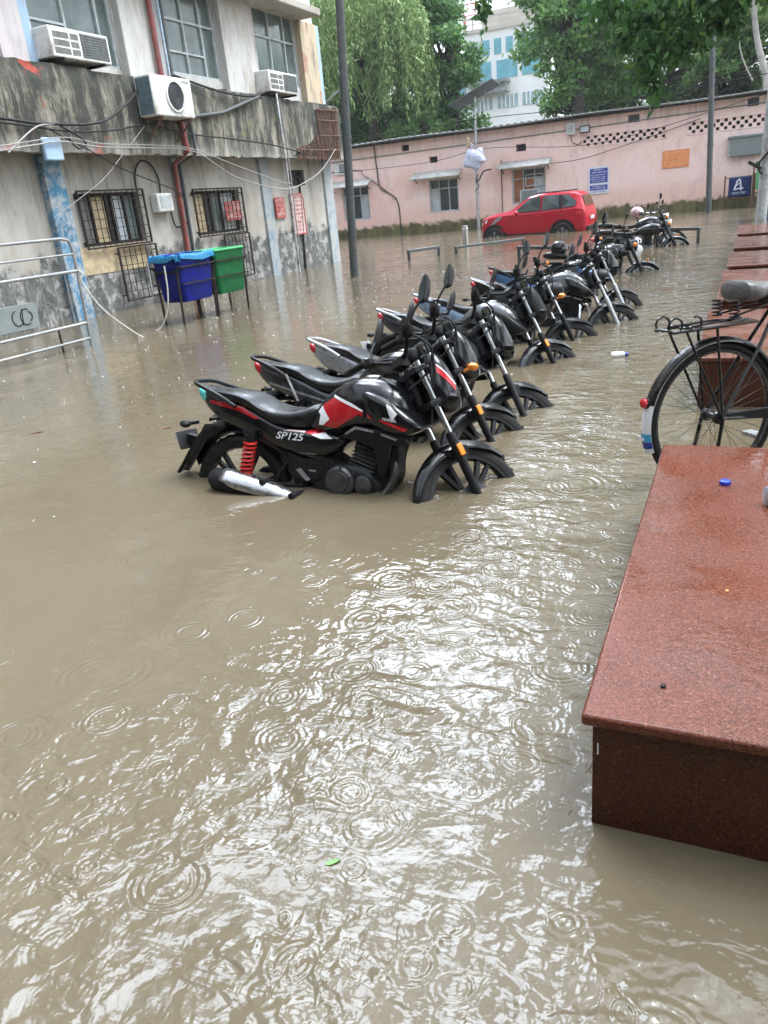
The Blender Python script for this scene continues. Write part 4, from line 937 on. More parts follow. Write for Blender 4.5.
def wheel(par, name, c, r, w, spokes=True, mats=('rubber', 'alloy'), xf=None, alloy_col=None):
    X = xf or Matrix.Identity(4); o = Vector((c[0], 0, c[1])); m4 = Matrix.Translation(o)
    mb = MB(); mb.lathe([(r*.10, -.06), (r*.22, -.05), (r*.24, -.03), (r*.24, .03), (r*.22, .05), (r*.10, .06)], (0, 0, 0), (0, 1, 0), 20, 0)
    wh = mb.build(name, M['engine_grey'], par, xf=X @ m4)
    rr = r*.82
    mb = MB(); mb.lathe([(rr, -w*.36), (rr, -w*.46), (rr+.02, -w*.5), (r-.02, -w*.47), (r-.006, -w*.33), (r, -w*.12), (r, w*.12), (r-.006, w*.33), (r-.02, w*.47), (rr+.02, w*.5), (rr, w*.46), (rr, w*.36)], (0, 0, 0), (0, 1, 0), 56, closed=True)
    for k in range(56):                      # tread blocks
        a = 2*math.pi*k/56; mb.box((0, (w*.18 if k % 2 else -w*.18), r+.001), (.013, w*.26, .006), 0, Matrix.Rotation(a, 4, 'Y'))
    mb.build('tyre', M[mats[0]], wh, xf=X @ m4)
    mb = MB(); mb.lathe([(rr+.006, -w*.42), (rr-.02, -w*.36), (rr-.028, 0), (rr-.02, w*.36), (rr+.006, w*.42), (rr+.012, 0)], (0, 0, 0), (0, 1, 0), 48, closed=True)
    if spokes:
        for k in range(6):
            a = R(60*k+12)
            for da in (-.14, .14):
                p = Vector((math.cos(a)*r*.2, .0, math.sin(a)*r*.2)); q = Vector((math.cos(a+da)*rr*.98, 0, math.sin(a+da)*rr*.98)); mb.bar(p, q, .022, .030, up=(0, 1, 0))
    else:
        for k in range(36):
            a = 2*math.pi*k/36; b = a+(.5 if k % 2 else -.5); sy = .03 if k % 4 < 2 else -.03
            mb.tube([(math.cos(b)*r*.2, sy, math.sin(b)*r*.2), (math.cos(a)*rr, 0, math.sin(a)*rr)], .0022, 4)
    mb.build('rim', M[alloy_col or mats[1]], wh, xf=X @ m4)
    return wh
def rake_frame(steer, axx=1.425, slope=.488):
    a = Vector((-slope, 0, 1)).normalized(); p = Vector((axx, 0, 0))
    return Matrix.Translation(p) @ Matrix.Rotation(steer, 4, a) @ Matrix.Translation(-p)

GROUND = -.34
def helix(p, q, r, turns, n=14):
    p, q = Vector(p), Vector(q); x, y, d = frame_z(q-p); L = (q-p).length
    return [p+d*L*t+x*r*math.cos(2*math.pi*turns*t)+y*r*math.sin(2*math.pi*turns*t) for t in np.linspace(0, 1, int(turns*n)+1)]

def commuter(loc, head, lean, steer, st, label):
    """a 125 cc class street motorcycle; x forwards, y left, z up from the ground"""
    rt = thing('motorcycle', label, 'motorcycle', loc, (-R(lean), 0, R(head)), 'motorcycles parked in a row in the flood water')
    S = rake_frame(R(steer)); B = lambda mb, nm, m, par=rt, **k: mb.build(nm, [M[q] for q in m] if isinstance(m, (list, tuple)) else M[m], par, **k)
    g = lambda k, d=None: st.get(k, d)
    body = g('body', 'gloss_black'); tailc = g('tail', body)
    wheel(rt, 'rear_wheel', (-.045, .315), .315, .088, True, alloy_col=g('rim', 'engine_dark'))
    wheel(rt, 'front_wheel', (1.34, .31), .31, .064, True, alloy_col=g('rim', 'engine_dark'), xf=S)
    # ---- frame, swing arm, pegs
    mb = MB()
    for y in (-.075, .075):
        mb.tube([(1.02, 0, .86), (.97, y*.5, .72), (.93, y, .55), (.90, y, .38), (.82, y, .27), (.5, y, .26), (.36, y, .36)], .017, 8, smooth=4)
        mb.tube([(.98, 0, .84), (.7, y, .70), (.4, y*1.3, .66), (.05, y*1.5, .66)], .016, 8, smooth=4)
        mb.tube([(.36, y, .36), (.30, y*1.4, .55), (.05, y*1.4, .66)], .016, 8, smooth=3)
    B(mb, 'frame', 'satin_black')
    mb = MB()
    for y in (-.085, .085): mb.bar((.40, y, .36), (-.07, y, .315), .03, .045)
    mb.bar((.40, -.085, .36), (.40, .085, .36), .04)
    B(mb, 'swing_arm', 'satin_black', bevel=.005)
    mb = MB(); P = Pod([(-.02, .40, .26, .02), (.02, .425, .25, .028), (.36, .41, .29, .028), (.42, .38, .32, .02)], 4, yc=.125); P.add(mb); B(mb, 'chain_case', 'matt_black')
    for sd in (-1, 1):
        mb = MB(); mb.tube(helix((.11, sd*.145, .615), (.062, sd*.145, .43), .032, 8), .0075, 6); B(mb, 'shock_spring', g('spring', 'satin_black'))
        mb = MB(); mb.tube([(.115, sd*.145, .66), (.05, sd*.145, .36)], .015, 8); mb.tube([(.112, sd*.145, .65), (.108, sd*.145, .62)], .034, 12); mb.tube([(.066, sd*.145, .435), (.05, sd*.145, .36)], [.034, .026], 12); B(mb, 'shock_absorber', 'satin_black')
        mb = MB(); mb.tube([(.42, sd*.10, .345), (.42, sd*.19, .345)], .012, 8); mb.tube([(.42, sd*.16, .345), (.42, sd*.27, .35)], .017, 10); B(mb, 'footrest', 'matt_black')
        mb = MB(); mb.tube([(.20, sd*.11, .37), (.24, sd*.17, .40)], .012, 8); mb.tube([(.24, sd*.15, .40), (.22, sd*.24, .41)], .015, 10)
        mb.tube([(.24, sd*.12, .40), (.33, sd*.11, .52)], .011, 6); B(mb, 'footrest', 'matt_black')
    mb = MB(); mb.tube([(.46, -.15, .30), (.60, -.17, .28), (.70, -.19, .30), (.73, -.17, .31)], .009, 6, smooth=4); B(mb, 'brake_pedal', 'chrome')
    # ---- engine
    mb = MB()
    P = Pod([(.43, .44, .32, .07), (.48, .50, .29, .10), (.66, .52, .27, .115), (.80, .49, .28, .11), (.86, .42, .30, .08)], 3.2); P.add(mb)
    en = B(mb, 'engine', 'engine_dark')
    mb = MB(); ax = Vector((.34, 0, .94)).normalized(); c0 = Vector((.745, 0, .47))
    for k in range(8):
        c = c0+ax*(.022*k+.02); mb.box((0, 0, 0), (.155-.004*k, .19, .007), 0, Matrix.Translation(c) @ Matrix.Rotation(math.atan2(.34, .94), 4, 'Y'))
    mb.box((0, 0, 0), (.115, .14, .22), 0, Matrix.Translation(c0+ax*.10) @ Matrix.Rotation(math.atan2(.34, .94), 4, 'Y'))
    mb.box((0, 0, 0), (.13, .16, .06), 0, Matrix.Translation(c0+ax*.225) @ Matrix.Rotation(math.atan2(.34, .94), 4, 'Y'))
    mb.build('cylinder', M['engine_grey'], en, bevel=.004)
    for sd in (-1, 1):
        mb = MB(); mb.lathe([(.083, 0), (.083, .035), (.070, .048), (.058, .046), (.055, .052), (.01, .053)], (.645, sd*.105, .415), (0, sd, 0), 28)
        for k in range(6):
            a = R(60*k+20); mb.tube([(.645+.077*math.cos(a), sd*.14, .415+.077*math.sin(a)), (.645+.077*math.cos(a), sd*.156, .415+.077*math.sin(a))], .007, 8)
        mb.lathe([(.05, 0), (.05, .03), (.04, .036), (.005, .037)], (.775, sd*.10, .40), (0, sd, 0), 20)
        mb.build('engine_cover', M['engine_dark' if g('dark_engine', 1) else 'engine_grey'], en)
    mb = MB(); Pod([(.70, .62, .34, .05), (.78, .66, .31, .075), (.88, .68, .33, .075), (.95, .66, .42, .05)], 4).add(mb); B(mb, 'engine_shield', 'matt_black')
    # ---- exhaust
    mb = MB(); mb.tube([(.865, -.05, .57), (.93, -.06, .50), (.92, -.085, .40), (.85, -.12, .315), (.72, -.155, .285), (.45, -.175, .285), (.38, -.178, .29)], [.017, .022, .022, .026, .020, .022, .028], 12, smooth=6)
    ex = B(mb, 'exhaust', 'exhaust_steel')
    d = Vector((-.985, -.03, .20)).normalized(); o = Vector((.42, -.182, .300))
    mb = MB(); mb.lathe([(.026, 0), (.040, .05), (.057, .16), (.066, .30), (.069, .46), (.062, .53), (.040, .56), (.030, .55), (.028, .50)], o, d, 24); mb.build('silencer', M['matt_black'], ex)
    mb = MB(); x, y, z = frame_z(d); NN = 14; P = []
    for h in np.linspace(.0, .47, 16):
        r = np.interp(h, [0, .05, .16, .30, .46, .53], [.032, .047, .0635, .0725, .0745, .068]); up = Vector((0, -.55, .83)); up = (up-d*up.dot(d)).normalized(); sx = d.cross(up)
        wd = np.interp(h, [.0, .10, .38, .47], [1.0, 1.1, 1.05, .7])
        P.append([o+d*h+(up*math.cos(t)+sx*math.sin(t))*r for t in np.linspace(-wd, wd, NN)])
    mb.sheet(P); mb.build('heat_shield', M['brushed_chrome'], ex, solid=.004)
    # ---- rear mudguard, plate, lamps
    prof = [(-.10, .70), (-.22, .69), (-.31, .62), (-.40, .51), (-.485, .402)]      # hanging flap as a folded sheet
    mb = MB(); mb.sheet([[(v.x, y, v.y-abs(y)*.25) for y in np.linspace(-wd, wd, 7)] for v, wd in zip(catmull([Vector((*p, 0)) for p in prof], 5), np.linspace(.085, .05, 21))])
    mg = B(mb, 'rear_mudguard', 'satin_black', solid=.016)
    mb = MB()
    for sd in (-1, 1): mb.add([(-.10, sd*.075, .70), (-.24, sd*.075, .69), (-.42, sd*.05, .47), (-.405, sd*.05, .42), (-.33, sd*.06, .50), (-.26, sd*.07, .585), (-.13, sd*.075, .655)], [tuple(range(7))])
    mb.build('mudguard_side', M['satin_black'], mg, solid=.008)
    mb = MB(); mb.box((0, 0, 0), (.008, .20, .11), 0, Matrix.Translation((-.425, 0, .59)) @ Matrix.Rotation(-.35, 4, 'Y')); mb.build('number_plate', M[g('plate', 'plate_black')], mg, bevel=.004)
    mb = MB(); mb.bar((-.42, 0, .60), (-.34, 0, .58), .05); mb.build('plate_bracket', M['satin_black'], mg)
    mb = MB()
    P_ = [[(p[0], y, p[1]-abs(y)*.3) for y in np.linspace(-.06, .06, 5)] for p in arcpts((-.045, .315), .35, 35, 120, 14)]
    mb.sheet(P_); B(mb, 'wheel_hugger', 'matt_black', solid=.006)
    for sd in (-1, 1):
        mb = MB(); mb.tube([(-.30, sd*.06, .70), (-.31, sd*.13, .70)], .012, 8); mb.ball((-.315, sd*.155, .70), (.035, .03, .022)); B(mb, 'indicator', g('indicator', 'satin_black'))
    # ---- tail, seat, grab rail
    mb = MB()
    T = Pod([(-.285, .895, .865, .03), (-.24, .890, .80, .058), (-.14, .858, .72, .085), (.0, .822, .665, .105), (.13, .78, .62, .125), (.28, .715, .57, .138), (.42, .685, .535, .135), (.52, .675, .505, .12), (.575, .665, .54, .09)], 4.5); T.add(mb)
    tp = B(mb, 'tail_panel', tailc)
    if g('tail_decal'):
        for sd in (-1, 1):
            mb = MB()
            for poly in g('tail_decal'): T.decal(mb, poly, sides=(sd,))
            mb.build('tail_stripe', M[g('decal', 'red_paint')], tp, fixn=False)
    mb = MB(); L = Pod([(-.297, .892, .872, .03), (-.275, .897, .845, .058), (-.238, .889, .815, .067), (-.225, .88, .83, .064)], 4); L.add(mb); B(mb, 'tail_light', g('lamp', 'tail_red'))
    mb = MB(); Q = Pod([(-.245, .905, .878, .055), (-.14, .890, .85, .092), (.02, .875, .81, .122), (.09, .855, .785, .130), (.16, .815, .75, .136), (.24, .79, .71, .142), (.34, .783, .69, .142), (.43, .797, .68, .128), (.485, .812, .70, .10), (.515, .80, .75, .07)], 3.4); Q.add(mb)
    se = B(mb, 'seat', 'vinyl')
    if g('seat_text'):
        v, f = text_geo(g('seat_text'), .06); mb = MB(); mb.add([(-.02+p[0], -.09-p[1]*.45, .868-p[0]*.05-p[1]*.30) for p in v], f); mb.build('seat_lettering', M['white_decal'], se, flat=True, fixn=False)
    mb = MB()
    mb.tube([(.02, -.14, .80), (-.08, -.135, .855), (-.20, -.11, .90), (-.275, -.08, .925), (-.30, 0, .93), (-.275, .08, .925), (-.20, .11, .90), (-.08, .135, .855), (.02, .14, .80)], .013, 8, smooth=5)
    B(mb, 'grab_rail', g('rail', 'satin_black'))
    # ---- side cover and lower frame cover
    mb = MB(); SC = Pod([(.20, .70, .62, .10), (.28, .70, .585, .135), (.42, .69, .53, .142), (.56, .68, .535, .14), (.64, .66, .58, .12), (.67, .645, .61, .09)], 4); SC.add(mb); sp = B(mb, 'side_cover', g('side', body))
    if g('side_decal'):
        for sd in (-1, 1):
            mb = MB()
            for poly, mi in g('side_decal'): SC.decal(mb, poly, mi, sides=(sd,))
            mb.build('side_graphic', [M['red_paint'], M['white_decal'], M['pink_white']], sp, fixn=False)
    if g('side_text'):
        v, f = text_geo(g('side_text'), .074)
        for sd in (-1, 1):
            mb = MB(); mb.add([((.272+p[0]*.92 if sd < 0 else .455-p[0]*.92)+p[1]*.32*(1 if sd < 0 else -1), sd*.1475, .637+p[1]*.72-(p[0]*.06 if sd < 0 else -.0)) for p in v], f)
            mb.build('model_lettering', M['white_decal'], sp, flat=True, fixn=False)
    mb = MB(); FC = Pod([(.26, .59, .50, .09), (.34, .57, .40, .115), (.43, .535, .385, .118), (.52, .555, .39, .116), (.60, .52, .44, .10)], 5); FC.add(mb); fc = B(mb, 'frame_cover', 'matt_black')
    for sd in (-1, 1):
        mb = MB(); FC.decal(mb, [(.372, .465), (.402, .476), (.46, .414), (.436, .40)], sides=(sd,)); mb.build('cover_trim', M['silver_paint'], fc, fixn=False)
        mb = MB(); FC.decal(mb, [(.455, .47), (.50, .465), (.498, .455), (.454, .46)], sides=(sd,)); mb.build('cover_badge', M['silver_paint'], fc, fixn=False)
    # ---- tank and shrouds
    mb = MB()
    K = Pod([(.44, .72, .69, .08), (.48, .775, .675, .105), (.535, .838, .665, .122), (.60, .893, .665, .135), (.68, .934, .675, .148), (.76, .953, .69, .156), (.88, .940, .70, .158), (.955, .905, .70, .15), (1.01, .86, .70, .125), (1.04, .79, .71, .09)], 3.2, taper=.16); K.add(mb)
    tk = B(mb, 'fuel_tank', g('tank', body))
    mb = MB(); mb.lathe([(.045, 0), (.045, .012), (.036, .018), (.005, .018)], (.80, 0, .945), (0, 0, 1), 20); mb.build('fuel_cap', M['chrome'], tk)
    SH = Pod([(.795, .90, .79, .145), (.84, .895, .72, .166), (.90, .875, .69, .178), (.97, .84, .67, .182), (1.05, .78, .67, .178), (1.10, .735, .69, .155), (1.115, .715, .70, .14)], 5)
    if g('shroud', 1):
        mb = MB(); SH.add(mb); sh = B(mb, 'tank_shroud', g('shroudc', body))
        LS = Pod([(.66, .70, .60, .10), (.74, .725, .60, .145), (.84, .70, .50, .155), (.90, .69, .47, .150), (.97, .67, .50, .14), (1.02, .655, .60, .12)], 5)
        mb = MB()
        for sd in (-1, 1):
            pl = [(.66, .655), (.755, .715), (.86, .70), (1.03, .66), (1.05, .63), (.95, .62), (.915, .50), (.895, .44), (.865, .45), (.86, .60), (.76, .64)]
            mb.prism(pl, lambda x, z: (x, sd*(.155-.2*max(0, .62-z)), z), lambda x, z: (x, sd*(.125-.2*max(0, .62-z)), z))
        ls = B(mb, 'lower_shroud', 'satin_black', bevel=.006)
        for sd in (-1, 1):
            for pl in ([(.699, .677), (.757, .713), (.86, .694), (.86, .683), (.762, .70), (.706, .668)], [(.90, .683), (.99, .655), (.985, .645), (.904, .671)]):
                if not g('shroud_line', 1): continue
                mb = MB(); mb.prism(pl, lambda x, z: (x, sd*.158, z), lambda x, z: (x, sd*.154, z)); mb.build('shroud_trim', M['silver_paint'], ls)
    if g('tank_decal'):
        for nm, mi, pls in g('tank_decal'):
            for sd in (-1, 1):
                mb = MB()
                for pod, poly in pls: (SH if pod == 's' else K).decal(mb, poly, off=dict(red_graphic=.003, silver_graphic=.0042, grey_graphic=.0018)[nm], sides=(sd,))
                mb.build(nm, M[mi], tk, fixn=False)
    if g('wing'):
        for sd in (-1, 1):
            mb = MB()
            for k in range(6):      # swept feathers of the wing emblem
                u0, u1 = (.944+.004*k, .832-.012*k), (1.006-.005*k, .782-.006*k)
                q = [(u0[0], u0[1]), (u0[0]+.026, u0[1]-.014), u1, (u1[0]-.006, u1[1]-.0045), (u0[0]+.022, u0[1]-.021), (u0[0]+.002, u0[1]-.008)]
                mb.add([(x, sd*(SH.y(x, z)+.003), z) for x, z in q], [tuple(range(6))])
            v, f = text_geo('HONDA', .019)
            mb.add([((.925+p[0]*1.05 if sd < 0 else .995-p[0]*1.05), sd*(SH.y(.96, .755)+.003), .753+p[1]-(p[0] if sd < 0 else .07-p[0])*.18) for p in v], f)
            mb.build('wing_emblem', M['white_decal'], tk, flat=True, fixn=False)
    # ---- steered parts
    BS = lambda mb, nm, m, par=rt, **k: B(mb, nm, m, par, xf=S, **k)
    for sd in (-1, 1):
        y = sd*.092; q = lambda z, off=0: (1.34+off-.488*(z-.31), y, z)
        mb = MB(); mb.tube([q(1.01), q(.55)], .0165, 12); fk = BS(mb, 'fork_leg', 'chrome')
        mb = MB(); mb.tube([q(.655), q(.64), q(.60), q(.30)], [.021, .025, .024, .022], 14); mb.tube([q(.82), q(.79)], .026, 14); mb.build('fork_slider', M[g('slider', 'satin_black')], fk, xf=S)
        if g('reflector', 1):
            mb = MB(); mb.box((0, 0, 0), (.03, .012, .062), 0, Matrix.Translation(Vector(q(.565))+Vector((.004, sd*.029, 0))) @ Matrix.Rotation(-.454, 4, 'Y')); mb.build('fork_reflector', M['amber'], fk, xf=S, bevel=.003)
    mb = MB()
    for z, x in ((.97, 1.0), (.80, 1.083)):
        mb.box((0, 0, 0), (.075, .235, .03), 0, Matrix.Translation((x+.01, 0, z)) @ Matrix.Rotation(-.454, 4, 'Y'))
    mb.tube([(.995, 0, .95), (1.062, 0, .80)], .03, 12); BS(mb, 'fork_clamp', 'satin_black', bevel=.005)
    # front mudguard
    a0, a1 = g('guard', (52, 188)); mb = MB(); P = []
    for a in np.linspace(a0, a1, 30):
        hw = np.interp(a, [a0, a0+18, 90, 150, a1], [.020, .044, .056, .052, .028]); r = .337
        row = []
        for t in np.linspace(-1, 1, 11):
            rr = r-.05*abs(t)**2.2*np.interp(a, [a0, a0+30, 120, a1], [.5, 1, 1.2, .4]); row.append((1.34+rr*math.cos(R(a)), hw*t, .31+rr*math.sin(R(a))))
        P.append(row)
    mb.sheet(P); fm = BS(mb, 'front_mudguard', g('guardc', body), solid=.005, ang=80)
    mb = MB()
    for sd in (-1, 1): mb.prism([(1.165, .545), (1.225, .605), (1.29, .605), (1.30, .55), (1.25, .52)], lambda x, z: (x, sd*.064, z), lambda x, z: (x, sd*.058, z))
    mb.build('mudguard_stay', M['satin_black'], fm, xf=S)
    # disc + caliper on the right
    mb = MB(); mb.lathe([(.06, -.002), (.10, -.002), (.10, .002), (.06, .002)], (1.34, -.062, .31), (0, 1, 0), 32, closed=True); BS(mb, 'brake_disc', 'engine_grey')
    # handlebar, grips, levers, mirrors
    mb = MB(); hb = [(.80, -.385, 1.075), (.865, -.27, 1.10), (.935, -.11, 1.055), (.955, 0, 1.035), (.935, .11, 1.055), (.865, .27, 1.10), (.80, .385, 1.075)]
    mb.tube(hb, .0115, 10, smooth=6); mb.box((.955, 0, 1.02), (.06, .10, .045)); hbar = BS(mb, 'handlebar', g('bar', 'satin_black'))
    for sd in (-1, 1):
        mb = MB(); mb.tube([(.865, sd*.272, 1.10), (.80, sd*.392, 1.075)], .0185, 12); mb.lathe([(.03, 0), (.03, .012), (.012, .014)], (.87, sd*.265, 1.10), (-.5, sd, -.2), 12); mb.build('grip', M['rubber'], hbar, xf=S)
        mb = MB(); mb.box((0, 0, 0), (.055, .05, .045), 0, Matrix.Translation((.885, sd*.235, 1.095)) @ Matrix.Rotation(sd*.3, 4, 'Z')); mb.build('switch_block', M['matt_black'], hbar, xf=S, bevel=.008)
        mb = MB(); mb.tube([(.92, sd*.24, 1.09), (.955, sd*.27, 1.085), (.90, sd*.39, 1.06)], [.009, .007, .006], 6, smooth=4); mb.build('lever', M['engine_dark'], hbar, xf=S)
        if not g('mirrors', (1, 1))[0 if sd < 0 else 1]: continue
        mh = g('mir_h', .0)
        mb = MB(); mb.tube([(.895, sd*.235, 1.11), (.90, sd*.26, 1.17), (.935, sd*.285, 1.24+mh)], .0065, 8, smooth=4); mi = BS(mb, 'mirror', 'satin_black')
        Mx = Matrix.Translation((.95, sd*.30, 1.295+mh)) @ Matrix.Rotation(sd*g('mir_t', .12), 4, 'X') @ Matrix.Rotation(g('mir_y', .25), 4, 'Y') @ Matrix.Rotation(-sd*.2, 4, 'Z')
        mb = MB(); shp = [(-.022, -.074), (.008, -.074), (.028, -.03), (.032, .02), (.019, .068), (.0, .088), (-.019, .06), (-.029, .0), (-.028, -.045)]
        ring = catmull([Vector((0, a, b)) for a, b in shp], 4, True); N = len(ring)
        vs = [Vector((-.008, p.y, p.z)) for p in ring]+[Vector((.004, p.y*1.04, p.z*1.03)) for p in ring]+[Vector((.024, p.y*.75, p.z*.78)) for p in ring]+[Vector((.033, p.y*.3, p.z*.35)) for p in ring]
        fs = [tuple(range(N-1, -1, -1)), tuple(3*N+k for k in range(N))]+[(r*N+k, r*N+(k+1) % N, (r+1)*N+(k+1) % N, (r+1)*N+k) for r in range(3) for k in range(N)]
        mb.add(vs, fs, 0, Mx); mb.build('mirror_shell', M['satin_black'], mi, xf=S)
        mb = MB(); mb.add([Vector((-.0095, p.y*.9, p.z*.9)) for p in ring], [tuple(range(N))], 0, Mx); mb.build('mirror_glass', M['mirror_glass'], mi, xf=S, fixn=False)
    # headlight cowl
    mb = MB(); kind = g('cowl', 'bikini')
    if kind == 'round':
        mb.lathe([(.02, -.10), (.06, -.085), (.085, -.03), (.092, .02), (.095, .035), (.09, .045)], (1.16, 0, .90), (1, 0, -.06), 28); cw = BS(mb, 'headlight', g('cowlc', 'satin_black'))
        mb = MB(); mb.lathe([(.088, .035), (.075, .052), (.04, .06), (.003, .063)], (1.16, 0, .90), (1, 0, -.06), 28); mb.build('headlight_lens', M['lens'], cw, xf=S)
    else:
        CW = Pod([(1.045, 1.06, .93, .07), (1.08, 1.085, .84, .12), (1.13, 1.06, .775, .138), (1.19, .985, .76, .128), (1.24, .90, .775, .10), (1.265, .85, .80, .06)], 3.2); CW.add(mb); cw = BS(mb, 'headlight_cowl', g('cowlc', body))
        mb = MB(); LN = Pod([(1.20, .925, .80, .085), (1.245, .89, .79, .088), (1.268, .86, .80, .06)], 3.5); LN.add(mb); mb.build('headlight_lens', M['lens'], cw, xf=S)
        if g('cowl_decal'):
            for sd in (-1, 1):
                mb = MB()
                for poly, k in g('cowl_decal'): CW.decal(mb, poly, k, sides=(sd,))
                mb.build('cowl_stripe', [M['red_paint'], M['white_decal']], cw, xf=S, fixn=False)
        mb = MB(); mb.sheet([[(1.05+.075*u-.02*u*u, y*(1-.35*u), 1.06+.0*u+.08*(1-u)-abs(y)*.25) for y in np.linspace(-.095, .095, 9)] for u in np.linspace(0, 1, 6)]); mb.build('screen', M['car_glass'], cw, xf=S, solid=.004)
    mb = MB(); mb.box((1.0, 0, 1.06), (.05, .15, .07), 0, Matrix.Identity(4)); BS(mb, 'instrument', 'matt_black', bevel=.02)
    for sd in (-1, 1):
        mb = MB(); mb.tube([(1.13, sd*.11, .80), (1.14, sd*.18, .80)], .010, 8); mb.ball((1.14, sd*.205, .80), (.036, .032, .024)); BS(mb, 'indicator', g('find', g('indicator', 'satin_black')))
    mb = MB()
    mb.tube([(.90, -.22, 1.10), (1.03, -.19, 1.06), (1.08, -.12, .92), (1.09, -.06, .70)], .006, 6, smooth=6); mb.tube([(.90, .22, 1.10), (1.02, .16, 1.10), (1.07, .08, .95), (.99, .06, .80)], .006, 6, smooth=6)
    mb.tube([(.90, -.24, 1.09), (1.0, -.26, 1.02), (1.02, -.16, .93), (.96, -.08, .86)], .005, 6, smooth=6); BS(mb, 'control_cables', 'cable_black')
    if g('crash_guard'):
        mb = MB()
        for sd in (-1, 1): mb.tube([(.93, sd*.05, .62), (.98, sd*.20, .60), (.99, sd*.27, .48), (.96, sd*.25, .36), (.88, sd*.06, .30)], .0125, 8, smooth=5)
        B(mb, 'crash_guard', g('crash_guard'))
    if g('saree_guard'):
        mb = MB(); mb.tube([(-.13, .17, .83), (-.05, .2, .78), (.10, .2, .6), (.08, .2, .45), (-.12, .2, .45), (-.16, .18, .62)], .008, 6, closed=True); B(mb, 'side_guard', 'galv'); mb = MB(); mb.tube([(.02, -.155, .82), (.05, -.16, .76), (.16, -.16, .52)], .008, 6); B(mb, 'grab_strap_bar', 'galv')
    return rt

RED = dict(
    tail_decal=[[(-.19, .832), (-.05, .812), (.05, .795), (.17, .735), (.13, .735), (.03, .772), (-.06, .79), (-.19, .812)]], decal='red_paint', lamp='tail_teal', spring='red_spring',
    side_decal=[([(.445, .671), (.496, .688), (.56, .672), (.489, .660)], 0), ([(.489, .660), (.56, .672), (.615, .641), (.545, .640)], 1), ([(.235, .690), (.448, .677), (.447, .669), (.235, .683)], 2)], side_text='SP125',
    tank_decal=[('red_graphic', 'red_paint', [('t', [(.557, .816), (.628, .858), (.81, .788), (.81, .767), (.683, .803), (.655, .798), (.707, .743), (.637, .699), (.562, .709), (.607, .741)]), ('s', [(.825, .783), (.842, .776), (.867, .753), (.825, .763)]), ('s', [(.91, .757), (1.059, .708), (1.039, .695), (.91, .745)])]),
                ('silver_graphic', 'white_decal', [('t', [(.528, .782), (.554, .813), (.607, .746), (.562, .712), (.535, .714), (.569, .745)]), ('t', [(.629, .872), (.742, .832), (.81, .797), (.81, .789), (.628, .859)])]),
                ('grey_graphic', 'grey_decal', [('t', [(.667, .794), (.805, .765), (.805, .745), (.709, .745)])])],
    wing=1, cowl_decal=[([(1.09, .985), (1.20, .895), (1.20, .865), (1.09, .95)], 0), ([(1.09, .995), (1.20, .905), (1.20, .896), (1.09, .986)], 1)])
Z2 = -.40
commuter((-2.50, 3.45, GROUND-.03), 0, 9, 52, dict(RED, dark_engine=0), 'black motorcycle with red tank graphics, red springs and chrome silencer, nearest in the row')
commuter((-2.66, 4.29, Z2), 1, 9, 49, dict(body='gloss_black', tail='dark_grey_paint', lamp='tail_red', seat_text='R3', saree_guard=1, mirrors=(1, 1), mir_t=.15, find='amber', tail_decal=[[(-.2, .78), (.2, .68), (.5, .60), (.5, .59), (.2, .665), (-.2, .765)]], decal='silver_paint'),
         'dark grey tailed motorcycle with white marks on its seat, second in the row')
commuter((-2.60, 4.93, Z2), -2, 9.5, 50, dict(body='gloss_black', tail='silver_paint', lamp='tail_red', rail='silver_paint', tank='steel_grey_paint', mirrors=(0, 1), slider='engine_dark', reflector=0),
         'motorcycle with a silver tail panel and silver grab rail, third in the row')
commuter((-2.74, 6.54, Z2-.02), 1, 8.5, 47, dict(body='steel_grey_paint', tail='dark_grey_paint', lamp='tail_red', rail='silver_paint', shroudc='satin_black', cowlc='satin_black', guardc='dark_grey_paint', shroud_line=0, plate='frame_white', mir_t=.3),
         'grey-tanked motorcycle with pale grab rail and red tail lamp, fourth in the row')
commuter((-2.76, 7.54, Z2-.02), 4, 9, 33, dict(body='satin_black', tail='bluegrey_paint', lamp='tail_red', rail='silver_paint', cowl='round', mirrors=(1, 1), find='amber', reflector=0),
         'motorcycle with a pale blue-grey tail panel and amber indicators, fifth in the row')
commuter((-2.49, 8.58, Z2), -1, 9, 40, dict(body='gloss_black', tank='dark_grey_paint', tail='satin_black', lamp='tail_red', cowl='round', crash_guard='chrome', slider='galv', plate='frame_white', rail='chrome', reflector=0),
         'motorcycle with chrome crash guard and white number plate, sixth in the row')
commuter((-2.55, 9.56, Z2+.02), 0, 9, 42, dict(body='gloss_black', tail='blue_paint', lamp='tail_red', shroudc='blue_paint', mir_h=.03, reflector=0, slider='galv'),
         'motorcycle with a blue tail fairing and slanting pale forks, seventh in the row')

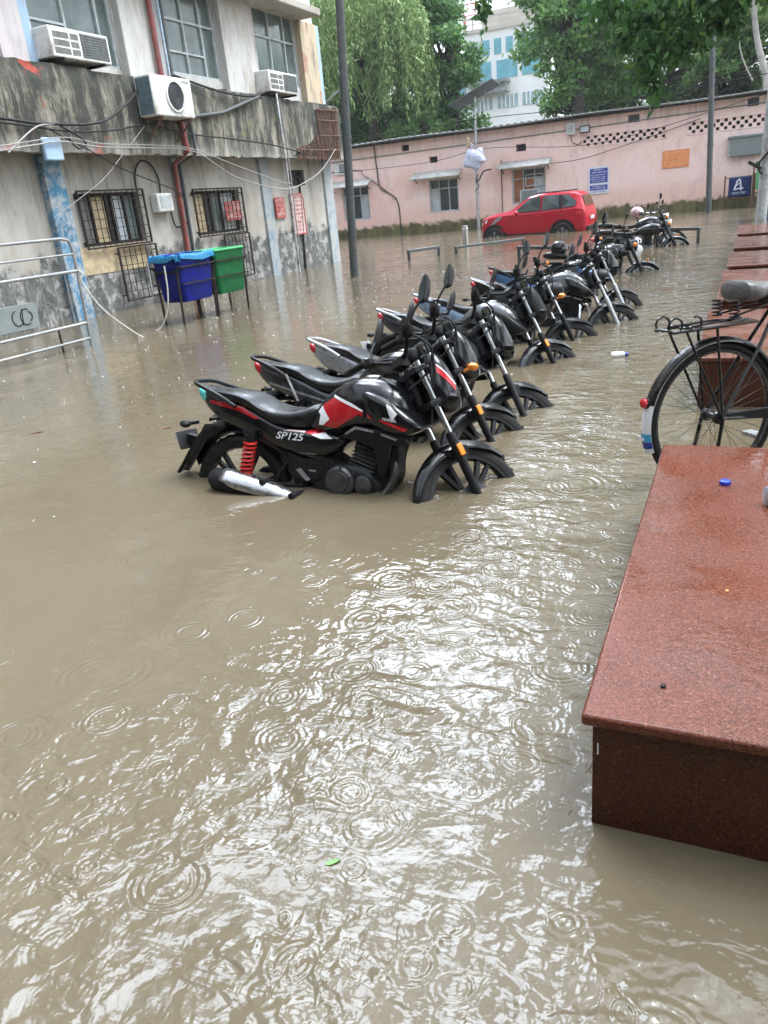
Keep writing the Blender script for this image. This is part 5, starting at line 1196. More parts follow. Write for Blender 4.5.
# ---- classic motorcycles
def classic(loc, head, lean, steer, label, tankc, badge=None, bars='satin_black', helmet=False):
    rt = thing('motorcycle', label, 'motorcycle', loc, (-R(lean), 0, R(head)), 'motorcycles parked in a row in the flood water')
    S = rake_frame(R(steer)); B = lambda mb, nm, m, par=rt, **k: mb.build(nm, M[m], par, **k)
    wheel(rt, 'rear_wheel', (-.045, .325), .325, .11, False, alloy_col='galv'); wheel(rt, 'front_wheel', (1.36, .325), .325, .09, False, alloy_col='galv', xf=S)
    mb = MB()
    for y in (-.08, .08):
        mb.tube([(1.0, 0, .92), (.96, y, .6), (.90, y, .3), (.45, y, .27), (.35, y, .5), (.05, y*1.4, .68), (-.2, y*1.4, .70)], .018, 8, smooth=4); mb.bar((.40, y, .36), (-.07, y, .325), .04)
    B(mb, 'frame', 'satin_black')
    mb = MB(); P = Pod([(.36, .50, .28, .09), (.45, .56, .25, .12), (.65, .55, .24, .13), (.85, .48, .26, .12), (.92, .40, .28, .08)], 3); P.add(mb); en = B(mb, 'engine', 'engine_grey')
    mb = MB()
    for k in range(9): mb.box((.76, 0, .52+.022*k), (.18, .20, .009))
    mb.box((.76, 0, .62), (.13, .14, .24)); mb.build('cylinder', M['engine_dark'], en)
    mb = MB(); mb.lathe([(.10, 0), (.10, .03), (.08, .05), (.01, .055)], (.58, -.12, .42), (0, -1, 0), 24); mb.build('engine_cover', M['chrome'], en)
    mb = MB(); mb.tube([(.87, -.05, .62), (.99, -.06, .52), (.97, -.1, .36), (.8, -.15, .29), (.4, -.18, .30), (.25, -.185, .31)], .02, 10, smooth=5); ex = B(mb, 'exhaust', 'exhaust_steel')
    mb = MB(); mb.lathe([(.025, 0), (.045, .06), (.045, .55), (.03, .6)], (.3, -.185, .305), (-1, 0, .08), 18); mb.build('silencer', M['chrome'], ex)
    mb = MB(); K = Pod([(.50, .80, .74, .06), (.56, .86, .72, .11), (.68, .92, .70, .145), (.84, .955, .70, .16), (.98, .94, .72, .14), (1.06, .88, .77, .08)], 2.3); K.add(mb); tk = B(mb, 'fuel_tank', tankc)
    mb = MB(); mb.lathe([(.04, 0), (.04, .015), (.01, .02)], (.82, 0, .95), (0, 0, 1), 16); mb.build('fuel_cap', M['chrome'], tk)
    if badge:
        el = [(.80+.125*math.cos(t), .82+.075*math.sin(t)) for t in np.linspace(0, 2*math.pi, 28, endpoint=False)]
        for sd in (-1, 1):
            mb = MB(); K.decal(mb, el, 0, .002, (sd,)); mb.build('tank_badge', M['grey_decal'], tk, fixn=False)
            mb = MB(); v, f = text_geo(badge, .085); mb.add([((.735+p[0] if sd < 0 else .865-p[0]), sd*(K.y((.735+p[0] if sd < 0 else .865-p[0]), .795+p[1])+.006), .795+p[1]) for p in v], f)
            o2 = [(.80+.132*math.cos(t), .82+.082*math.sin(t)) for t in np.linspace(0, 2*math.pi, 40, endpoint=False)]
            mb.tube([(a, sd*(K.y(a, b)+.003), b) for a, b in o2], .004, 4, closed=True); mb.build('badge_lettering', M['silver_paint'], tk, fixn=False)
    mb = MB(); Q = Pod([(-.30, .87, .80, .07), (-.22, .89, .77, .12), (.0, .875, .76, .14), (.14, .83, .74, .15), (.38, .80, .72, .15), (.52, .82, .74, .10)], 3.2); Q.add(mb); B(mb, 'seat', 'vinyl')
    mb = MB(); P = [[(-.045+.39*math.cos(R(a))-abs(t)**2*.0, .085*t, .325+(.385-.06*abs(t)**2)*math.sin(R(a))) for t in np.linspace(-1, 1, 9)] for a in np.linspace(40, 190, 24)]; mb.sheet(P); B(mb, 'rear_mudguard', 'gloss_black', solid=.005, ang=80)
    mb = MB(); SC = Pod([(.10, .70, .52, .09), (.2, .71, .46, .13), (.4, .70, .45, .13), (.48, .66, .5, .1)], 4); SC.add(mb); B(mb, 'side_cover', 'gloss_black')
    mb = MB(); mb.ball((-.40, 0, .70), (.05, .06, .045)); B(mb, 'tail_light', 'tail_red')
    mb = MB(); mb.box((-.44, 0, .58), (.01, .2, .12)); B(mb, 'number_plate', 'plate_black')
    for sd in (-1, 1):
        mb = MB(); mb.tube([(.12, sd*.15, .68), (.03, sd*.15, .34)], .03, 10); mb.tube(helix((.115, sd*.15, .65), (.05, sd*.15, .42), .036, 7), .007, 5); B(mb, 'shock_absorber', 'satin_black')
        mb = MB(); mb.tube([(-.2, sd*.12, .70), (-.2, sd*.20, .70)], .01, 6); mb.ball((-.2, sd*.22, .70), (.035, .03, .035)); B(mb, 'indicator', 'amber')
        y = sd*.10; q = lambda z: (1.36-.488*(z-.325), y, z)
        mb = MB(); mb.tube([q(1.0), q(.6)], .03, 12); fk = B(mb, 'fork_leg', 'gloss_black', xf=S)
        mb = MB(); mb.tube([q(.62), q(.32)], .026, 12); mb.build('fork_slider', M['satin_black'], fk, xf=S)
        mb = MB(); mb.tube([(1.12, sd*.12, .88), (1.12, sd*.18, .88)], .01, 6); mb.ball((1.12, sd*.2, .88), (.035, .03, .035)); B(mb, 'indicator', 'amber', xf=S)
        mb = MB(); mb.tube([(.90, sd*.26, 1.13), (.92, sd*.30, 1.24)], .007, 6); mi = B(mb, 'mirror', 'satin_black', xf=S)
        mb = MB(); mb.ball((.925, sd*.31, 1.29), (.014, .055, .05) if not helmet else (.02, .05, .07)); mb.build('mirror_shell', M['satin_black'], mi, xf=S)
    mb = MB(); P = [[(1.36+(.365-.06*abs(t)**2)*math.cos(R(a)), .075*t, .325+(.365-.06*abs(t)**2)*math.sin(R(a))) for t in np.linspace(-1, 1, 9)] for a in np.linspace(22, 185, 28)]; mb.sheet(P); fm = B(mb, 'front_mudguard', 'gloss_black', xf=S, solid=.005, ang=80)
    mb = MB()
    for sd in (-1, 1): mb.tube([(1.36, sd*.09, .33), (1.28, sd*.075, .66)], .008, 6); mb.tube([(1.36, sd*.09, .33), (1.55, sd*.07, .58)], .008, 6)
    mb.build('mudguard_stay', M['iron'], fm, xf=S)
    mb = MB(); mb.box((0, 0, 0), (.02, .1, .05), 0, Matrix.Translation((1.40, 0, .70))); mb.build('mudguard_reflector', M['amber'], fm, xf=S, bevel=.008)
    mb = MB(); mb.lathe([(.03, -.12), (.075, -.09), (.098, 0), (.10, .03)], (1.17, 0, .93), (1, 0, -.05), 24); hl = B(mb, 'headlight', 'gloss_black', xf=S)
    mb = MB(); mb.lathe([(.098, .028), (.106, .03), (.106, .045), (.095, .05), (.08, .056), (.01, .07)], (1.17, 0, .93), (1, 0, -.05), 24); mb.build('headlight_lens', M['lens'], hl, xf=S)
    mb = MB(); mb.tube([(.78, -.40, 1.10), (.86, -.30, 1.13), (.97, -.12, 1.08), (.985, 0, 1.05), (.97, .12, 1.08), (.86, .30, 1.13), (.78, .40, 1.10)], .0115, 10, smooth=6); hb = B(mb, 'handlebar', bars, xf=S)
    for sd in (-1, 1):
        mb = MB(); mb.tube([(.86, sd*.285, 1.13), (.78, sd*.405, 1.10)], .019, 10); mb.build('grip', M['rubber'], hb, xf=S)
        mb = MB(); mb.tube([(.94, sd*.24, 1.12), (.96, sd*.3, 1.11), (.90, sd*.40, 1.08)], .007, 6, smooth=4); mb.build('lever', M['chrome'], hb, xf=S)
    if helmet is None:
        mb = MB(); mb.bar((-.3, 0, .9), (-.2, 0, .95), .1); B(mb, 'backrest', 'vinyl')
    return rt
classic((-2.76, 13.6, -.50), 0, 9, 30, 'black classic motorcycle with an oval lettered tank badge, standing apart past the row', 'gloss_black', 'RD')
classic((-2.62, 18.35, -.46), 2, 8, 28, 'black classic motorcycle with round headlamp at the far end by the parking rail', 'gloss_black')
classic((-2.75, 19.25, -.36), 4, 8, 30, 'farthest black motorcycle, half hidden, with raised chrome bars and tall mirrors', 'dark_grey_paint', None, 'chrome', True)
# a blue-white luggage-laden scooter seat top seen between: the pink helmet on the far motorcycle's mirror
t = thing('helmet', 'pink and white helmet hung on the far classic motorcycle', 'helmet', (-2.12, 18.62, .72))
mb = MB(); mb.ball((0, 0, 0), (.145, .12, .125), 20); mb.build('shell', M['helmet_pink'], t)
mb = MB(); mb.ball((.045, -.005, -.015), (.116, .107, .065), 16); mb.build('visor', M['car_glass'], t)
mb = MB(); mb.tube([(.0, -.13, -.08), (.04, -.06, -.19), (.04, .06, -.19), (0, .13, -.08)], .01, 6, smooth=5); mb.build('chin_strap', M['satin_black'], t)
t = thing('helmet', 'black helmet resting on the seat of the classic motorcycle with the badge', 'helmet', (-2.80, 13.68, .44))
mb = MB(); mb.ball((0, 0, 0), (.14, .115, .12), 20); mb.build('shell', M['gloss_black'], t)
mb = MB(); mb.ball((.045, -.005, -.012), (.110, .101, .06), 16); mb.build('visor', M['car_glass'], t)

# ------------------------------------------------------------------ red car
car = thing('parked_car', 'red compact SUV standing in the flood water before the pink wall', 'car', (-6.40, 27.9, -.36), (0, 0, math.pi+R(-4)))
car.scale = (.945, .945, .955)
def carmb(mb, nm, m, par=car, **k): return mb.build(nm, [M[q] for q in m] if isinstance(m, list) else M[m], par, **k)
ST = [  # x, zlow, zbelt, wbelt, zroof, wroof
    (1.93, .42, .62, .62, .66, .55), (1.90, .30, .78, .74, .84, .66), (1.80, .25, .96, .82, 1.01, .72), (1.55, .23, 1.03, .86, 1.10, .76), (1.20, .22, 1.06, .88, 1.15, .78), (.86, .22, 1.08, .885, 1.20, .76), (.70, .22, 1.08, .89, 1.27, .70),
    (.35, .22, 1.08, .89, 1.50, .68), (.12, .22, 1.085, .89, 1.61, .66), (-.2, .22, 1.09, .89, 1.655, .66), (-.7, .22, 1.10, .89, 1.67, .66), (-1.2, .22, 1.12, .885, 1.66, .64), (-1.5, .24, 1.13, .87, 1.635, .63), (-1.70, .28, 1.12, .85, 1.52, .62), (-1.82, .30, 1.09, .83, 1.20, .66), (-1.89, .34, 1.0, .78, 1.04, .68), (-1.92, .42, .72, .72, .80, .6)]
mb = MB(); vs = []
for x, zl, zb, wb, zr, wr in ST:
    h = [(0, zl), (wb*.86, zl), (wb*.96, zl+.10), (wb, zl+.30 if zb-zl > .45 else (zl+zb)/2), (wb*1.0, (zb+zl+.3)/2 if zb-zl > .45 else (zl+zb)/2+.03), (wb*.985, zb-.02), (wb*.955, zb+.012), (wb*.955*.55+wr*.45, zb+(zr-zb)*.5), (wr, zr-(zr-zb)*.09), (wr*.84, zr), (0, zr+.018)]
    vs += [(x, -y, z) for y, z in h] + [(x, y, z) for y, z in h[-2:0:-1]]
K = 20; n = len(ST)
mb.add(vs, [(i*K+k, i*K+(k+1) % K, (i+1)*K+(k+1) % K, (i+1)*K+k) for i in range(n-1) for k in range(K)] + [tuple(range(K-1, -1, -1)), tuple((n-1)*K+k for k in range(K))])
carmb(mb, 'body', 'car_red', ang=30, bevel=.0)
def gside(x, z):       # half width of the glasshouse at x, z
    a = np.array(ST)[::-1]; zb, wb, zr, wr = (np.interp(x, a[:, 0], a[:, c]) for c in (2, 3, 4, 5))
    t = (z-zb)/max(zr-zb, .01); return wb*.955+(wr-wb*.955)*float(np.interp(t, [0, .5, .91], [0, .45, 1]))
def carpatch(poly, nm, m, off=.034, sides=(-1, 1), fn=gside):
    for sd in sides:
        mb = MB(); cx = sum(p[0] for p in poly)/len(poly); cz = sum(p[1] for p in poly)/len(poly)
        pts = poly; q = [(x, sd*(fn(x, z)+off), z) for x, z in pts]; c = (cx, sd*(fn(cx, cz)+off), cz)
        mb.add(q+[c], [(i, (i+1) % len(q), len(q)) for i in range(len(q))]); carmb(mb, nm, m, flat=True)
carpatch([(.62, 1.13), (.20, 1.47), (.02, 1.56), (-.32, 1.58), (-.32, 1.13)], 'side_window', 'car_glass')
carpatch([(-.39, 1.13), (-.39, 1.585), (-.95, 1.59), (-1.06, 1.16)], 'side_window', 'car_glass')
carpatch([(-1.12, 1.17), (-1.02, 1.585), (-1.30, 1.56), (-1.58, 1.34), (-1.55, 1.19)], 'side_window', 'car_glass')
carpatch([(-1.0, 1.13), (-.96, 1.58), (-1.02, 1.58), (-1.10, 1.14)], 'rear_pillar_trim', 'satin_black', .038)
mb = MB(); P = []
for x in (.82, .70, .35, .18):
    r = np.array(ST)[::-1]; zr = np.interp(x, r[:, 0], r[:, 4]); wr = np.interp(x, r[:, 0], r[:, 5]); P.append([(x+.02, t*wr*.92, zr+.012-.03*abs(t)**3) for t in np.linspace(-1, 1, 7)])
mb.sheet(P); carmb(mb, 'windscreen', 'car_glass')
mb = MB(); P = []
for x in (-1.56, -1.70, -1.82):
    r = np.array(ST)[::-1]; zr = np.interp(x, r[:, 0], r[:, 4]); wr = np.interp(x, r[:, 0], r[:, 5]); P.append([(x-.03, t*wr*.9, zr-.02) for t in np.linspace(-1, 1, 7)])
mb.sheet(P); carmb(mb, 'rear_window', 'car_glass')
flat_side = lambda x, z: np.interp(x, np.array(ST)[::-1][:, 0], np.array(ST)[::-1][:, 3])
for xw in (1.37, -1.12):
    for sd in (-1, 1):
        mb = MB(); out = arcpts((xw, .34), .46, -8, 188, 20); inn = arcpts((xw, .34), .36, 188, -8, 20); yy = sd*(flat_side(xw, .5)+.012)
        for i in range(19):
            mb.add([(out[i][0], yy, out[i][1]), (out[i+1][0], yy, out[i+1][1]), (inn[18-i][0], yy, inn[18-i][1]), (inn[19-i][0], yy, inn[19-i][1])], [(0, 1, 2, 3)])
        c = arcpts((xw, .34), .361, -8, 188, 20); mb.add([(p[0], yy-sd*.004, p[1]) for p in c], [tuple(range(20))], 1)
        carmb(mb, 'wheel_arch', ['matt_black', 'fascia_dark'])
    for sd in (-1, 1):
        m4 = Matrix.Translation((xw, sd*(flat_side(xw, .5)-.06), .34))
        mb = MB(); mb.lathe([(.215, -.09), (.29, -.10), (.335, -.07), (.335, .07), (.29, .095), (.215, .08)], (0, 0, 0), (0, 1, 0), 36, closed=True, M=m4); wh = carmb(mb, 'wheel', 'rubber')
        mb = MB(); mb.lathe([(.22, -.05), (.22, .08), (.205, .085), (.195, .04), (.06, .03*1), (.01, .05)], (0, 0, 0), (0, sd, 0), 30, M=m4)
        mb.build('rim', M['engine_dark'], wh)
        mb = MB()
        for k in range(5):
            a = 2*math.pi*k/5+.3
            for da in (-.12, .12): mb.bar((math.cos(a)*.04, sd*.09, math.sin(a)*.04), (math.cos(a+da)*.205, sd*.085, math.sin(a+da)*.205), .03, .02, M=m4)
        mb.build('rim_spokes', M['silver_paint'], wh)
for sd in (-1, 1):
    mb = MB(); mb.b2((.98, sd*.86, .22), (-.72, sd*.905, .42)); carmb(mb, 'sill_cladding', 'matt_black', bevel=.02)
    mb = MB(); mb.ball((.50, sd*.98, 1.12), (.075, .10, .075), 14); mb.bar((.5, sd*.86, 1.08), (.5, sd*.96, 1.10), .04); carmb(mb, 'door_mirror', 'car_red')
    for x in (-.18, -.98): mb = MB(); mb.bar((x, sd*.905, .97), (x-.2, sd*.905, .975), .03); carmb(mb, 'door_handle', 'car_red', bevel=.008)
    mb = MB()
    for pl in ([(.62, 1.10), (.80, .95), (.86, .45)], [(-.355, 1.56), (-.355, 1.1), (-.36, .45)], [(-1.03, 1.14), (-.82, .85), (-.70, .55)]):
        mb.tube([(x, sd*(flat_side(x, z)*(1.0 if z < 1.07 else .93)+.004), z) for x, z in pl], .005, 4)
    carmb(mb, 'door_seam', 'fascia_dark')
    mb = MB(); mb.prism([(1.62, .98), (1.86, .86), (1.875, .78), (1.68, .86)], lambda x, z: (x, sd*(flat_side(x, z)+.012), z), lambda x, z: (x-.02, sd*(flat_side(x, z)-.10), z)); carmb(mb, 'headlight', 'lens')
    mb = MB(); mb.prism([(1.13, 1.06), (1.30, .98), (1.50, .80), (1.44, .78), (1.22, .90), (1.08, .99)], lambda x, z: (x, sd*(flat_side(x, z)+.008), z), lambda x, z: (x, sd*(flat_side(x, z)-.02), z)); carmb(mb, 'fender_streak', 'silver_paint')
    mb = MB(); mb.prism([(-1.80, 1.07), (-1.55, 1.04), (-1.60, .92), (-1.88, .90)], lambda x, z: (x, sd*(flat_side(x, z)+.012), z), lambda x, z: (x, sd*(flat_side(x, z)-.10), z)); carmb(mb, 'tail_light', 'tail_red')
    mb = MB(); mb.bar((-.1, sd*.55, 1.695), (-1.3, sd*.54, 1.695), .035); carmb(mb, 'roof_rail', 'satin_black', bevel=.01)
mb = MB(); mb.b2((-1.90, -.72, .30), (-1.97, .72, .52)); carmb(mb, 'rear_bumper', 'matt_black', bevel=.02)
mb = MB(); mb.b2((1.90, -.55, .34), (1.955, .55, .52)); mb.b2((1.90, -.45, .66), (1.95, .45, .80)); carmb(mb, 'front_grille', 'matt_black', bevel=.02)
mb = MB(); mb.b2((-1.93, -.25, .72), (-1.95, .25, .84)); carmb(mb, 'number_plate', 'frame_white')
# ------------------------------------------------------------------ granite benches along the right edge
def bench(x0, x1, y0, y1, lab, top=.32):
    t = thing('granite_bench', lab, 'bench', ((x0+x1)/2, y0, -.30), group='red granite benches in a line along the right')
    hx = (x1-x0)/2
    mb = MB(); mb.b2((-hx+.022, .022, 0), (hx-.022, y1-y0-.022, top+.30-.032)); mb.build('plinth', M['granite_shaded_side'], t, bevel=.004)
    mb = MB(); mb.b2((-hx, 0, top+.30-.030), (hx, y1-y0, top+.30)); mb.build('top_slab', M['granite'], t, bevel=.008)
    return t
b0 = bench(-.25, .75, 1.425, 3.41, 'nearest red granite bench, wide and wet, filling the lower right corner')
mb = MB(); mb.b2((-.4665, .018, .505), (-.4635, .0215, .535)); mb.build('white_chip', M['white_decal'], b0)
for (a, b, x0, lab) in ((5.23, 7.17, -.21, 'second granite bench, seen through the bicycle wheel'), (7.80, 10.18, -.17, 'third granite bench, just above the bicycle saddle'), (10.62, 12.48, -.14, 'fourth granite bench in the line, shiny with rain'),
                     (13.12, 15.27, -.11, 'fifth granite bench, second from the far end'), (15.97, 18.5, -.08, 'farthest granite bench, beside the slate-blue cabinet and pole')):
    bench(x0, x0+1.0, a, b, lab)
t = thing('bottle_cap', 'blue bottle cap lying on the nearest red bench top', 'bottle cap', (.008, 2.94, .32))
mb = MB(); mb.lathe([(.0185, 0), (.019, .006), (.0185, .014), (.016, .016), (.005, .0165)], (0, 0, 0), (0, 0, 1), 24); mb.build('cap', M['cap_blue'], t)
mb = MB()
for k in range(24): a = 2*math.pi*k/24; mb.bar((.0188*math.cos(a), .0188*math.sin(a), .002), (.0188*math.cos(a), .0188*math.sin(a), .013), .0016)
mb.build('ribs', M['cap_blue'], t)
t = thing('plastic_bottle', 'crushed clear plastic bottle at the right rim of the nearest bench', 'bottle', (.318, 2.815, .354), (0, R(90), R(200)))
mb = MB(); mb.lathe([(.012, -.02), (.014, 0), (.018, .015), (.033, .05), (.034, .08), (.031, .085), (.034, .09), (.034, .13), (.031, .135), (.034, .14), (.033, .19), (.02, .195)], (0, 0, 0), (0, 0, 1), 24); mb.build('bottle_body', M['clear_plastic'], t)
mb = MB(); mb.lathe([(.0145, -.032), (.0155, -.03), (.0155, -.014), (.0145, -.012)], (0, 0, 0), (0, 0, 1), 20); mb.build('screw_cap', M['cap_blue'], t)
def scrap(name, lab, cat, loc, pts, m, rz=0, h=.002):
    mb = MB(); c = [sum(p[i] for p in pts)/len(pts) for i in (0, 1)]
    mb.prism(pts, lambda x, y: (x, y, h+.004*math.sin(40*x)), lambda x, y: (x, y, .0))
    o = mb.build(name, M[m], None, loc); o.rotation_euler = (0, 0, rz); tag(o, lab, cat)
leafp = [(-.03, 0), (-.018, .009), (0, .013), (.018, .008), (.034, 0), (.018, -.008), (0, -.012), (-.018, -.009)]
scrap('floating_leaf', 'small bright green leaf floating low in the foreground water', 'leaf', (-.764, 1.14, .002), [(x*.6, y*.6) for x, y in leafp], 'leaf_green', .6)
scrap('floating_leaf', 'brown leaf floating left of the nearest motorcycle tail', 'leaf', (-3.84, 4.40, .002), [(x*1.6, y*1.6) for x, y in leafp], 'leaf_brown', .3)
scrap('floating_leaf', 'dark stick-like leaf floating at the far left of the water', 'leaf', (-4.91, 4.16, .002), [(x*2.2, y*.9) for x, y in leafp], 'leaf_brown', .5)
scrap('floating_leaf', 'brown leaf in the water between the bins and the motorcycles', 'leaf', tuple(c_ for c_ in (-6.1, 8.0, .002)), [(x*3, y*2.4) for x, y in leafp], 'leaf_brown', .2)
scrap('floating_leaf', 'tiny dark scrap of leaf in the water beside the nearest bench', 'leaf', (-.335, 2.60, .002), [(x*.45, y*.5) for x, y in leafp], 'leaf_brown', 1.2)
scrap('bench_crumb', 'tiny dark crumb on the near end of the nearest bench', 'crumb', (-.092, 1.578, .321), [(x*.22, y*.5) for x, y in leafp], 'matt_black', .4, .004)
scrap('bench_crumb', 'tiny yellow crumb in the middle of the nearest bench', 'crumb', (.032, 2.08, .321), [(x*.16, y*.4) for x, y in leafp], 'amber', .9, .003)
t = thing('floating_bottle', 'small white plastic bottle with blue cap floating right of the motorcycles', 'bottle', (-.90, 6.86, .012), (0, R(90), R(18)))
mb = MB(); mb.lathe([(.012, -.062), (.03, -.058), (.031, .03), (.026, .045), (.016, .055)], (0, 0, 0), (0, 0, 1), 20); mb.build('bottle_body', M['plastic_white'], t)
mb = MB(); mb.lathe([(.0185, .05), (.0195, .052), (.0195, .08), (.018, .082)], (0, 0, 0), (0, 0, 1), 20); mb.build('screw_cap', M['notice_blue'], t)

# ------------------------------------------------------------------ bicycle
HX, HY, HZ, BA = -.06, 3.90, .310, R(39)
bk = thing('bicycle', 'old black roadster bicycle with rear carrier parked between the benches', 'bicycle', (HX, HY, HZ-.355), (R(-2), 0, BA))
def bb(mb, nm, m, par=bk, **k): return mb.build(nm, M[m], par, **k)
RC = .355
def bwheel(nm, cx):
    mb = MB(); mb.lathe([(.018, -.055), (.03, -.05), (.03, -.035), (.016, -.03), (.016, .03), (.03, .035), (.03, .05), (.018, .055)], (cx, 0, RC), (0, 1, 0), 16); w = bb(mb, nm, 'rim_dark')
    mb = MB(); mb.tube([(cx+.335*math.cos(a), 0, RC+.335*math.sin(a)) for a in np.linspace(0, 2*math.pi, 64, endpoint=False)], .0195, 10, closed=True); mb.build('tyre', M['rubber'], w)
    mb = MB(); mb.lathe([(.318, -.014), (.306, -.012), (.302, 0), (.306, .012), (.318, .014)], (cx, 0, RC), (0, 1, 0), 64, closed=True); mb.build('rim', M['rim_dark'], w)
    mb = MB()
    for k in range(36):
        a = 2*math.pi*k/36; s = .036 if k % 2 else -.036; b = a+(.75 if (k//2) % 2 else -.75)
        mb.tube([(cx+.028*math.cos(b), s, RC+.028*math.sin(b)), (cx+.305*math.cos(a), 0, RC+.305*math.sin(a))], .0012, 4)
    mb.build('spokes', M['rim_dark'], w); return w
bwheel('rear_wheel', 0); bwheel('front_wheel', 1.14)
BBX, BBZ = .47, .30
mb = MB()
mb.tube([(.285, 0, .86), (BBX, 0, BBZ)], .0155, 10); mb.tube([(BBX, 0, BBZ), (.93, 0, .80)], .0155, 10); mb.tube([(.305, 0, .80), (.90, 0, .88)], .0145, 10); mb.tube([(.885, 0, .95), (.945, 0, .76)], .02, 10)
for s in (-1, 1):
    mb.tube([(BBX, s*.03, BBZ), (0, s*.062, RC)], .010, 8); mb.tube([(.30, s*.02, .82), (.2, s*.045, .66), (0, s*.064, RC)], .009, 8)
    mb.tube([(.945, s*.03, .76), (1.06, s*.05, .52), (1.14, s*.05, RC)], .012, 8)
bb(mb, 'frame', 'bike_black')
mb = MB(); P = [[(r*math.cos(R(a)), y, RC+r*math.sin(R(a))) for y, r in ((-.032, .354), (-.027, .367), (-.011, .377), (.011, .377), (.027, .367), (.032, .354))] for a in np.linspace(5, 199, 44)]
mb.sheet(P); mg = bb(mb, 'rear_mudguard', 'bike_black', solid=.003, ang=60)
def band(a0, a1, m, nm, rr=.0025):
    mb = MB(); mb.sheet([[((r+rr)*math.cos(R(a)), y*1.03, RC+(r+rr)*math.sin(R(a))) for y, r in ((-.032, .354), (-.027, .367), (-.011, .377), (.011, .377), (.027, .367), (.032, .354))] for a in np.linspace(a0, a1, 14)]); o = mb.build(nm, M[m], mg, ang=60); return o
band(163, 199.5, 'white_decal', 'white_mudguard_tip'); band(184, 190, 'band_cyan', 'cyan_band', .004); band(190.2, 195.5, 'band_blue', 'blue_band', .004)
mb = MB()
for k, y in enumerate((-.022, -.012, -.002, .010, .020)):
    a = R(187+.4*(k % 2)); r = .392; mb.box((0, 0, 0), (.002, .006, .013), 0, Matrix.Translation((r*math.cos(a), y, RC+r*math.sin(a))) @ Matrix.Rotation(-(a-math.pi), 4, 'Y'))
mb.build('band_marks', M['white_decal'], mg)
mb = MB(); P = [[(r*math.cos(R(a)), y, RC+r*math.sin(R(a))) for y, r in ((-.0375, .362), (-.0365, .357))] for a in np.linspace(70, 163, 24)]; mb.sheet(P); mb.build('mudguard_edge', M['galv'], mg)
mb = MB(); mb.lathe([(.020, 0), (.023, .004), (.022, .018), (.012, .026), (.002, .028)], (-.366, 0, RC+.118), (-.95, 0, .12), 20); o = bb(mb, 'rear_reflector', 'tail_red')
mb = MB(); mb.lathe([(.026, -.006), (.026, .004), (.022, .005)], (-.365, 0, RC+.118), (-.95, 0, .12), 20); mb.build('reflector_ring', M['satin_black'], o)
# carrier
mb = MB(); ZC = RC+.435
for s in (-1, 1):
    mb.tube([(.14, s*.03, ZC+.01), (.05, s*.065, ZC), (-.255, s*.068, ZC), (-.27, s*.05, ZC)], .0065, 8, smooth=4)
    mb.tube([(0, s*.072, RC), (-.21, s*.07, ZC)], .0065, 8); mb.tube([(0, s*.072, RC), (-.05, s*.07, ZC)], .0065, 8)
for x in (-.255, -.16, -.06, .05): mb.tube([(x, -.066, ZC), (x, .066, ZC)], .006, 8)
for s in (-.066, .03): mb.tube([(-.265+.035*math.sin(t), s, ZC+.03-.033*math.cos(t)) for t in np.linspace(0, 5.2, 16)], .005, 6)
mb.tube([(-.16+.03*math.sin(t), -.066, ZC+.03-.03*math.cos(t)) for t in np.linspace(-1.2, 3.5, 12)], .005, 6)
mb.tube([(-.25, .0, ZC+.018), (-.02, .0, ZC+.02), (.08, .0, ZC+.01)], .006, 6); mb.tube([(-.2, -.05, ZC+.012), (-.02, -.06, ZC+.022), (.1, -.04, ZC+.02)], .005, 6)
cr = bb(mb, 'rear_carrier', 'bike_black')
mb = MB(); mb.b2((-.10, -.072, ZC-.008), (.17, .072, ZC+.006)); mb.build('carrier_board', M['rack_wood'], cr, bevel=.003)
# saddle in a plastic cover
mb = MB(); SP = Pod([(.075, .955, .892, .06), (.09, .978, .878, .10), (.14, .972, .878, .105), (.20, .960, .882, .078), (.26, .955, .90, .042), (.315, .952, .915, .03), (.33, .945, .92, .018)], 2.6)
SP.add(mb); sd_ = bb(mb, 'saddle', 'saddle_cover')
mb = MB()
for s in (-1, 1): mb.tube(helix((.045, s*.06, .825), (.045, s*.06, .895), .021, 4), .004, 6); mb.tube([(.045, s*.06, .825), (.30, s*.03, .86)], .005, 6); mb.lathe([(.024, 0), (.024, .004)], (.045, s*.06, .82), (0, 0, 1), 14)
mb.tube([(.285, 0, .84), (.27, 0, .90)], .013, 8); mb.box((.27, 0, .87), (.05, .06, .03)); mb.build('saddle_springs', M['iron'], sd_)
mb = MB(); mb.prism([(.0, .345), (-.005, .365), (.02, .375), (.44, .365), (.51, .34), (.52, .28), (.48, .255), (.43, .30)], lambda x, z: (x, -.062, z), lambda x, z: (x, -.045, z)); bb(mb, 'chain_case', 'matt_black', bevel=.005)
mb = MB(); mb.tube([(BBX, -.075, BBZ), (BBX+.12, -.085, BBZ+.12)], .009, 8); mb.box((BBX+.12, -.13, BBZ+.12), (.06, .10, .022)); bb(mb, 'pedal_crank', 'galv')
mb = MB(); mb.tube([(BBX, .075, BBZ), (BBX-.12, .085, BBZ-.12)], .009, 8); mb.box((BBX-.12, .13, BBZ-.12), (.06, .10, .022)); bb(mb, 'pedal_crank', 'galv')
mb = MB()
for s in (-1, 1): mb.tube([(.0, s*.075, RC), (-.05, s*.09, .1), (-.07, s*.10, -.16)], .009, 8)
mb.tube([(-.07, -.1, -.16), (-.07, .1, -.16)], .009, 8); bb(mb, 'rear_stand', 'bike_black')
